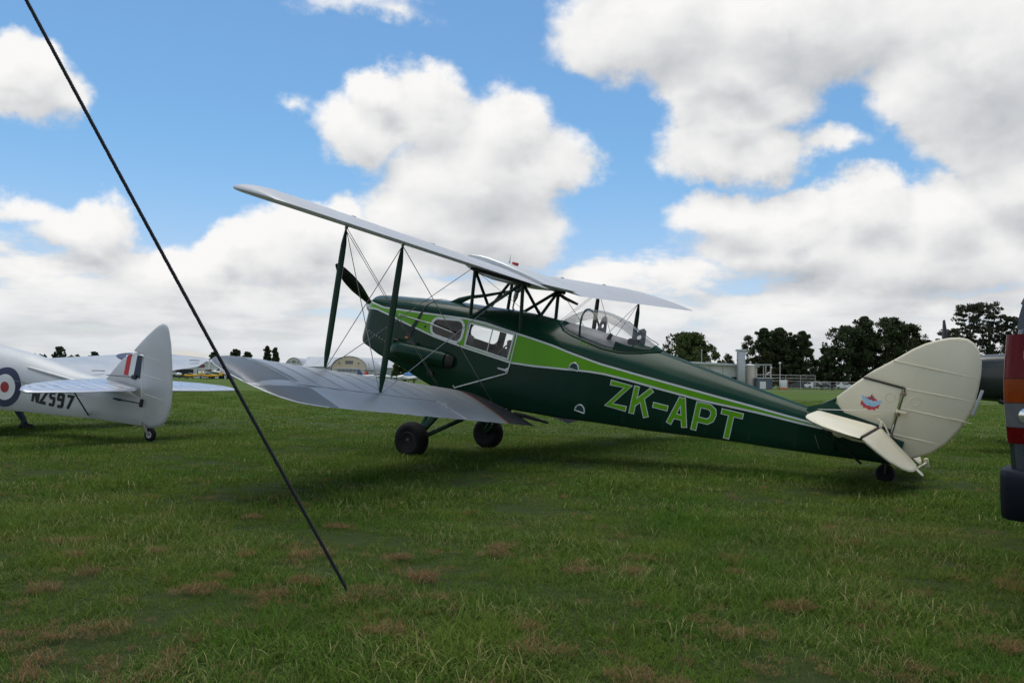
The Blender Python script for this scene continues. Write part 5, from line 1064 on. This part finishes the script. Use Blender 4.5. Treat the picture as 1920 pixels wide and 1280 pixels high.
# ================================================================== fence, poles, cabinet, cars
t = thing('chain_fence', (43.0, 146, 0), 'grey chain-link security fence in front of the dark conifers', 'fence')
for k in range(16):
    x = k*2.6; h = 2.6 if k < 5 else 1.5
    part('post', MB().tube([(x,.02*k,-.1),(x,.02*k,h)], .055, 6), STEEL, t)
for z, x0, x1 in ((.3,0,39),(1.45,0,39),(2.5,0,10.4),(1.95,0,10.4)): part('rail', MB().tube([(x0,0,z),(x1,.3,z)], .03, 5), STEEL, t)
mb = MB()
for k in range(75):
    x = k*.14; mb.tube([(x,.03,.1),(x,.03,2.5)], .008, 3, caps=False)
for k in range(110):
    x = 10.5+k*.26; mb.tube([(x,.15,.05),(x,.15,1.45)], .009, 3, caps=False)
o = mb.build('mesh_wire', mat('galvanised_wire', (.22,.23,.23), .5, metal=.5), t); o['kind'] = 'stuff'
for i, (x, h, lb) in enumerate(((42.6,3.9,'left light pole by the fence with round lamp'),(43.9,3.5,'leaning red-topped pole with white flags by the fence'),(45.4,4.3,'right tallest light pole by the fence'))):
    t = thing('light_pole', (x, 140.5, 0), lb, 'pole', group='poles by the security fence')
    part('post', MB().tube([(0,0,0),(0,0,h)], [.10,.08], 8), STEEL, t); part('lamp_head', MB().lathe((0,0,h),(0,0,1),[(0,.1),(.08,.2),(.25,.2),(.32,.05)],10), WHITE, t)
    if i == 1:
        part('red_band', MB().tube([(0,0,h-.9),(0,0,h-.1)], .14, 8), RED, t)
        for z in (h-.4, h-1.5, h-2.4): part('flag', MB().grid([[Vector((-.1-.75*u, .08*math.sin(u*5), z-.35*u+w)) for u in (0,.3,.6,1)] for w in (0,-.35)]), WHITE, t)
t = thing('cabinet', (45.3, 138.5, 0), 'white and orange equipment cabinet at the fence', 'cabinet')
part('case', MB().box((0,0,.95), (1.1,.7,1.3), bev=.04), WHITE, t); part('side_panel', MB().box((.62,0,.9), (.16,.72,1.5)), ORANGE, t); part('plinth', MB().box((0,0,.15), (1.3,.8,.3)), ORANGE, t)
t = thing('dark_trailer', (56.6, 150, 0), 'low dark flat trailer beside the fence end', 'trailer')
part('bed', MB().box((0,0,.75), (3.6,1.6,.5), bev=.05), mat('dark_tarpaulin', (.05,.052,.045), .8), t)
for x in (-.9,.9): part('wheel', MB().lathe((x,-.85,.32),(0,1,0),[(-.1,.3),(.1,.3)],14), BLACK, t)
def car(x, y, rot, paint, label):
    t = thing('parked_car', (x, y, 0), label, 'car', rotz=rot, group='cars parked beyond the fence')
    pr = [(-2.15,.35),(-2.2,.75),(-2.0,.92),(-1.1,.98),(-.55,1.42),(.75,1.45),(1.55,1.02),(2.1,.95),(2.2,.6),(2.1,.32)]
    mb = MB(); n = len(pr); mb.grid([[Vector((a,yy*(1 if b < 1 else .86),b)) for a, b in pr] for yy in (-.85,.85)], closed=True); mb.f += [tuple(range(n)), tuple(n+k for k in range(n))]; mb.i += [0,0]; part('body', mb, paint, t, angle=30)
    for s in (-1,1): part('window', MB().add([(-.98,s*.80,1.0),(-.5,s*.755,1.36),(.7,s*.755,1.38),(1.35,s*.80,1.02)], [(0,1,2,3)]), mat('far_car_glass', (.03,.035,.04), .15), t, smooth=False)
    part('windscreen', MB().add([(-1.09,-.7,1.0),(-1.09,.7,1.0),(-.58,.62,1.40),(-.58,-.62,1.40)], [(0,1,2,3)]), mat('far_car_glass', (0,)*3), t, smooth=False)
    for xx in (-1.35,1.35):
        for s in (-1,1): part('wheel', MB().lathe((xx,s*.78,.31),(0,s,0),[(-.1,.3),(.09,.3),(.1,.18)],14), BLACK, t)
car(62.0, 171, .3, WHITE, 'leftmost white car seen through the fence'); car(64.6, 173, -.1, WHITE, 'middle white car of the three behind the fence'); car(68.4, 172, .2, WHITE, 'right white car between the two dark tree clumps')
car(59.2, 171, .1, mat('dark_car_paint', (.03,.03,.035), .3), 'dark car left of the white cars behind the fence')

# ================================================================== light aircraft parked in front of the hangars
def light_plane(x, y, rot, paint, accent, label, cover=None, high=False, sc=1.0):
    t = thing('light_aircraft', (x, y, 0), label, 'light aircraft', rotz=rot, group='light aircraft parked by the hangars'); t.scale = (sc,)*3
    X = [2.3,2.1,1.4,.5,-.5,-2.0,-4.0,-4.6]; Wd = [.15,.35,.5,.55,.55,.4,.15,.06]; A = [1.25,1.38,1.5,1.55,1.55,1.45,1.38,1.35]; B = [1.0,.82,.70,.66,.66,.78,1.02,1.12]
    mb = MB(); mb.grid([[Vector((x_, w*math.cos(q), (a+b)/2+(a-b)/2*math.sin(q))) for q in [2*math.pi*k/14 for k in range(14)]] for x_, w, a, b in zip(X, Wd, A, B)], closed=True); mb.f += [tuple(range(14)), tuple(98+k for k in range(14))]; mb.i += [0,0]; part('fuselage', mb, paint, t)
    mb = MB(); mb.grid([[Vector((x_, w*math.cos(q), z0+h*math.sin(q))) for q in [math.pi*k/8 for k in range(9)]] for x_, w, z0, h in ((1.2,.40,1.42,.08),(.7,.48,1.48,.42),(-.2,.48,1.5,.45),(-1.3,.35,1.45,.1))]); part('cabin', mb, cover or mat('far_car_glass', (0,)*3), t)
    z = 1.98 if high else .82
    mb = MB()
    for s in (-1,1):
        mb.grid([[Vector((.9-c*1.5, yy*s, z+(0 if high else .07)*yy+.09*h)) for c, h in ((0,0),(.15,.8),(.4,1),(1,.1),(.4,-.3),(.1,-.4))] for yy in (.3,5.0)], closed=True); mb.f.append(tuple(len(mb.v)-6+k for k in range(6))); mb.i.append(0)
    part('wing', mb, paint, t); part('tailplane', MB().box((-4.3,0,1.32), (.9,3.2,.07), bev=.02), paint, t)
    part('fin', plate([(-3.5,1.38),(-4.15,2.45),(-4.7,2.5),(-4.75,1.3)], .10, lambda u, v, h: Vector((u, h, v)), .05), accent, t)
    part('stripe', MB().box((-1.2,0,1.16), (4.2,.94,.10)), accent, t)
    for s, xx in ((-1,-.1),(1,-.1),(0,1.8)): part('wheel', MB().lathe((xx,s*1.2,.22),(0,1,0),[(-.07,.2),(.07,.2)],12), BLACK, t); part('leg', MB().tube([(xx,s*1.2,.22),(xx,s*.5,.8)], .04, 5), STEEL, t)
    part('propeller', MB().tube([(2.45,0,.3),(2.45,0,1.1),(2.45,0,1.95)], [.03,.07,.03], 6, flat=.3), DARKMAT, t)
YEL = mat('yellow_aircraft_paint', (.70,.42,.02), .4); NAVY2 = mat('navy_accent', (.05,.08,.2), .4); BLUEC = mat('blue_canvas_cover', (.06,.22,.50), .8)
light_plane(-61.8, 160, 2.8, YEL, YEL, 'left yellow light aircraft behind the silver rudder', sc=.62); light_plane(-58.6, 161, 2.9, YEL, YEL, 'right yellow light aircraft nearest the white shelter', sc=.62)
light_plane(-67.0, 164, .4, WHITE, WHITE, 'white light aircraft nose-on right beside the silver rudder', sc=.8); light_plane(-63.8, 176, 3.3, WHITE, WHITE, 'white aircraft with raked fin behind the yellow pair', high=True, sc=1.05)
light_plane(-60.2, 174, 3.0, WHITE, WHITE, 'white aircraft with tall upright fin by the shelter', sc=1.25)
light_plane(-55.0, 168, .3, mat('maroon_paint', (.12,.02,.02), .4), WHITE, 'maroon and white aircraft under the silver wing tip', sc=.8)
light_plane(-33.5, 172, 3.0, WHITE, RED, 'white aircraft in front of the low white annexe', sc=.85); light_plane(-26.6, 168, .2, WHITE, NAVY2, 'white low-wing aircraft between the green struts', sc=.95)
light_plane(-14.6, 120, 3.7, WHITE, NAVY2, 'white aircraft under a blue canopy cover below the biplane nose', cover=BLUEC, sc=.9); light_plane(-10.6, 128, .5, WHITE, NAVY2, 'white and blue aircraft under the green belly', sc=.85)

# ================================================================== grass
def grass_mat(name, cols, straw=0.0):
    m = bpy.data.materials.new(name); m.use_nodes = True; t = NT(m.node_tree); b = t.n['Principled BSDF']; out = t.n['Material Output']
    P = t.node('ShaderNodeNewGeometry').outputs['Position']; at = t.node('ShaderNodeAttribute'); at.attribute_name = 'tone'
    oi = t.node('ShaderNodeObjectInfo')
    patch = t.mapr(t.noise(P, 0.55, 6, 0.65), 0.34, 0.66); patch2 = t.mapr(t.noise(P, 2.6, 4, 0.6), 0.35, 0.7)
    c = t.mix(patch, cols[0], cols[1]); c = t.mix(t.m('MULTIPLY', patch2, 0.55), c, cols[2])
    dry = t.m('ADD', at.outputs['Fac'], t.m('MULTIPLY', t.m('SUBTRACT', t.noise(P, 1.3, 6, 0.7), 0.5), 1.4))
    c = t.mix(t.mapr(dry, 0.80, 1.04, 0, 0.75), c, cols[3])
    v = t.m('ADD', 0.72, t.m('ADD', t.m('MULTIPLY', oi.outputs['Random'], 0.28), t.m('MULTIPLY', at.outputs['Fac'], 0.34)))
    c = t.vm('SCALE', c, scale=v)
    t.l.new(c, b.inputs['Base Color']); b.inputs['Roughness'].default_value = 0.7; b.inputs['Specular IOR Level'].default_value = 0.10
    ts = t.node('ShaderNodeBsdfTranslucent'); t.l.new(c, ts.inputs[0]); mx = t.node('ShaderNodeMixShader'); mx.inputs[0].default_value = 0.33
    t.l.new(b.outputs[0], mx.inputs[1]); t.l.new(ts.outputs[0], mx.inputs[2]); t.l.new(mx.outputs[0], out.inputs[0]); return m
def tuft(name, n, rad, hmin, hmax, wid, m, rng, flop=0.6, segs=3, comb=(0.0, 0.0)):
    V, F, T = [], [], []
    for i in range(n):
        a = rng.random()*2*math.pi; r = rad*math.sqrt(rng.random()); p = Vector((r*math.cos(a), r*math.sin(a), -.006))
        L = hmin+(hmax-hmin)*rng.random()**1.5; yaw = rng.random()*2*math.pi; lean = flop*(.35+.9*rng.random()); w = wid*(.6+.8*rng.random())
        d = Vector((math.cos(yaw)+comb[0], math.sin(yaw)+comb[1], 0)); d.normalize(); s = Vector((-d.y, d.x, 0)); tone = rng.random(); ang = .2*rng.random(); b = len(V); twist = rng.normal()*.5
        for k in range(segs+1):
            f = k/segs; ww = w*(1-f)**.7*(1 if k < segs else 0); sd = (s*math.cos(twist*f)+d*math.sin(twist*f))
            if k < segs: V += [p-sd*ww/2, p+sd*ww/2]; T += [tone, tone]
            else: V.append(p); T.append(tone)
            ang += lean*1.5/segs; p = p+(d*math.sin(ang)+Vector((0,0,1))*math.cos(ang))*L/segs
        for k in range(segs-1): F.append((b+2*k, b+2*k+1, b+2*k+3, b+2*k+2))
        F.append((b+2*segs-2, b+2*segs-1, b+2*segs))
    me = bpy.data.meshes.new(name); me.from_pydata([tuple(v) for v in V], [], F); at = me.attributes.new('tone', 'FLOAT', 'POINT'); at.data.foreach_set('value', T); me.materials.append(m)
    return bpy.data.objects.new(name, me)
def scatter(name, label, cat, P, S, protos, smin=0.8):
    """one ground-cover object: points that carry grass tufts"""
    col = bpy.data.collections.new(name+'_tufts')
    for o in protos: col.objects.link(o)
    rng = np.random.default_rng(len(P)); me = bpy.data.meshes.new(name); n = len(P); me.vertices.add(n); me.vertices.foreach_set('co', np.asarray(P, dtype=np.float32).ravel())
    a = me.attributes.new('size', 'FLOAT', 'POINT'); a.data.foreach_set('value', np.asarray(S, dtype=np.float32))
    a = me.attributes.new('yaw', 'FLOAT', 'POINT'); a.data.foreach_set('value', (rng.random(n)*6.283).astype(np.float32))
    a = me.attributes.new('pick', 'INT', 'POINT'); a.data.foreach_set('value', rng.integers(0, len(protos), n).astype(np.int32))
    o = link(bpy.data.objects.new(name, me)); tag(o, label, cat, kind='stuff')
    g = bpy.data.node_groups.new(name, 'GeometryNodeTree'); g.interface.new_socket('Geometry', in_out='INPUT', socket_type='NodeSocketGeometry'); g.interface.new_socket('Geometry', in_out='OUTPUT', socket_type='NodeSocketGeometry')
    n_ = g.nodes; l = g.links; gi = n_.new('NodeGroupInput'); go = n_.new('NodeGroupOutput'); ip = n_.new('GeometryNodeInstanceOnPoints'); ci = n_.new('GeometryNodeCollectionInfo')
    ci.inputs['Collection'].default_value = col; ci.inputs['Separate Children'].default_value = True; ci.inputs['Reset Children'].default_value = True
    def attr(nm, typ): q = n_.new('GeometryNodeInputNamedAttribute'); q.data_type = typ; q.inputs['Name'].default_value = nm; return q.outputs['Attribute']
    cx = n_.new('ShaderNodeCombineXYZ'); l.new(attr('yaw', 'FLOAT'), cx.inputs[2])
    mp = n_.new('GeometryNodeMeshToPoints'); l.new(gi.outputs[0], mp.inputs[0]); l.new(mp.outputs[0], ip.inputs['Points']); l.new(ci.outputs[0], ip.inputs['Instance']); ip.inputs['Pick Instance'].default_value = True
    l.new(attr('pick', 'INT'), ip.inputs['Instance Index']); l.new(cx.outputs[0], ip.inputs['Rotation']); l.new(attr('size', 'FLOAT'), ip.inputs['Scale']); l.new(ip.outputs[0], go.inputs[0])
    md = o.modifiers.new('tufts', 'NODES'); md.node_group = g; return o
def build_grass():
    rng = np.random.default_rng(5)
    GM = grass_mat('grass_blade', ((.076,.158,.017), (.138,.186,.029), (.046,.110,.014), (.36,.31,.14)))
    DM = grass_mat('dry_clipping', ((.24,.135,.065), (.28,.175,.085), (.18,.125,.05), (.36,.27,.15)))
    def ring(d0, d1, dens, mx=1.0):
        n = int(dens*(d1-d0)*(d0+d1)*0.5*1.40); y = np.sqrt(rng.random(n)*(d1*d1-d0*d0)+d0*d0); x = (rng.random(n)*2-1)*y*0.70
        return np.stack([x, y, np.zeros(n)], 1)
    def lumps(P):
        v = np.sin(P[:,0]*2.1+1.3*np.sin(P[:,1]*1.3))*np.sin(P[:,1]*1.7+P[:,0]*.6)+.6*np.sin(P[:,0]*5.3+P[:,1]*3.1)*np.sin(P[:,1]*4.7-P[:,0]*2.2)
        return 1+.48*v
    near = [tuft('near_tuft', 46, .085, .018, .078, .0034, GM, rng, 1.2, 4, (.5*math.cos(k), .5*math.sin(k))) for k in range(8)]
    P = ring(1.6, 6.2, 330); scatter('near_grass', 'rough mown grass in the foreground with straw-coloured patches', 'grass', P, lumps(P)*(.75+.5*rng.random(len(P))), near)
    mid = [tuft('mid_tuft', 40, .13, .022, .078, .0070, GM, rng, 1.0, 3) for k in range(6)]
    P = ring(6.0, 15, 120); scatter('middle_grass', 'mown grass around and under the parked aeroplanes', 'grass', P, lumps(P)*(.7+.5*rng.random(len(P))), mid)
    far = [tuft('far_tuft', 30, .26, .03, .08, .018, GM, rng, .9, 2) for k in range(5)]
    P = ring(14.6, 52, 21); P = P[rng.random(len(P)) < np.clip((56-P[:,1])/26, 0, 1)]; scatter('far_grass', 'shorter-looking grass stretching away behind the aeroplanes', 'grass', P, lumps(P)*(.6+.4*rng.random(len(P))), far)
    dry = [tuft('dry_tuft', 55, .085, .03, .10, .0032, DM, rng, 1.5, 4) for k in range(5)]
    spots = [(-.60,3.78,.17),(-.30,3.80,.10),(-1.05,3.75,.16),(-1.45,3.85,.12),(-.95,4.05,.10),(-2.1,3.8,.10),(-.4,4.15,.12),(-.6,4.6,.12),(-1.1,4.65,.12),(.75,4.75,.10),(.35,4.4,.12),(.65,4.35,.10),(-.05,4.75,.08),(1.25,4.72,.12),(2.1,5.3,.18),(-2.6,4.9,.12),(-3.4,5.1,.12),(-.5,3.25,.12),(-1.6,3.2,.14),(.15,3.1,.14),(.9,3.35,.16),(1.3,3.7,.14),(-1.2,2.75,.16),(.5,2.75,.18),(1.9,3.2,.14),(-1.9,3.1,.12),(2.6,4.2,.14),(-.1,2.6,.12),(1.4,2.9,.14)]
    for k in range(22):
        y = 2.5+4.2*rng.random(); spots.append(((rng.random()*2-1)*y*.6, y, .035+.07*rng.random()**2))
    PP, S = [], []
    for (x, y, r) in spots:
        for k in range(int(3+r*50)):
            PP.append((x+rng.normal()*r*.5, y+rng.normal()*r*.42, .012+.02*rng.random())); S.append(.30+.5*rng.random())
    for k in range(420):
        y = 2.4+7*rng.random()**1.3; PP.append(((rng.random()*2-1)*y*.66, y, .015)); S.append(.25+.4*rng.random())
    scatter('dry_clippings', 'clumps of reddish brown dead grass clippings in the foreground', 'dead grass', np.array(PP), S, dry)
build_grass()
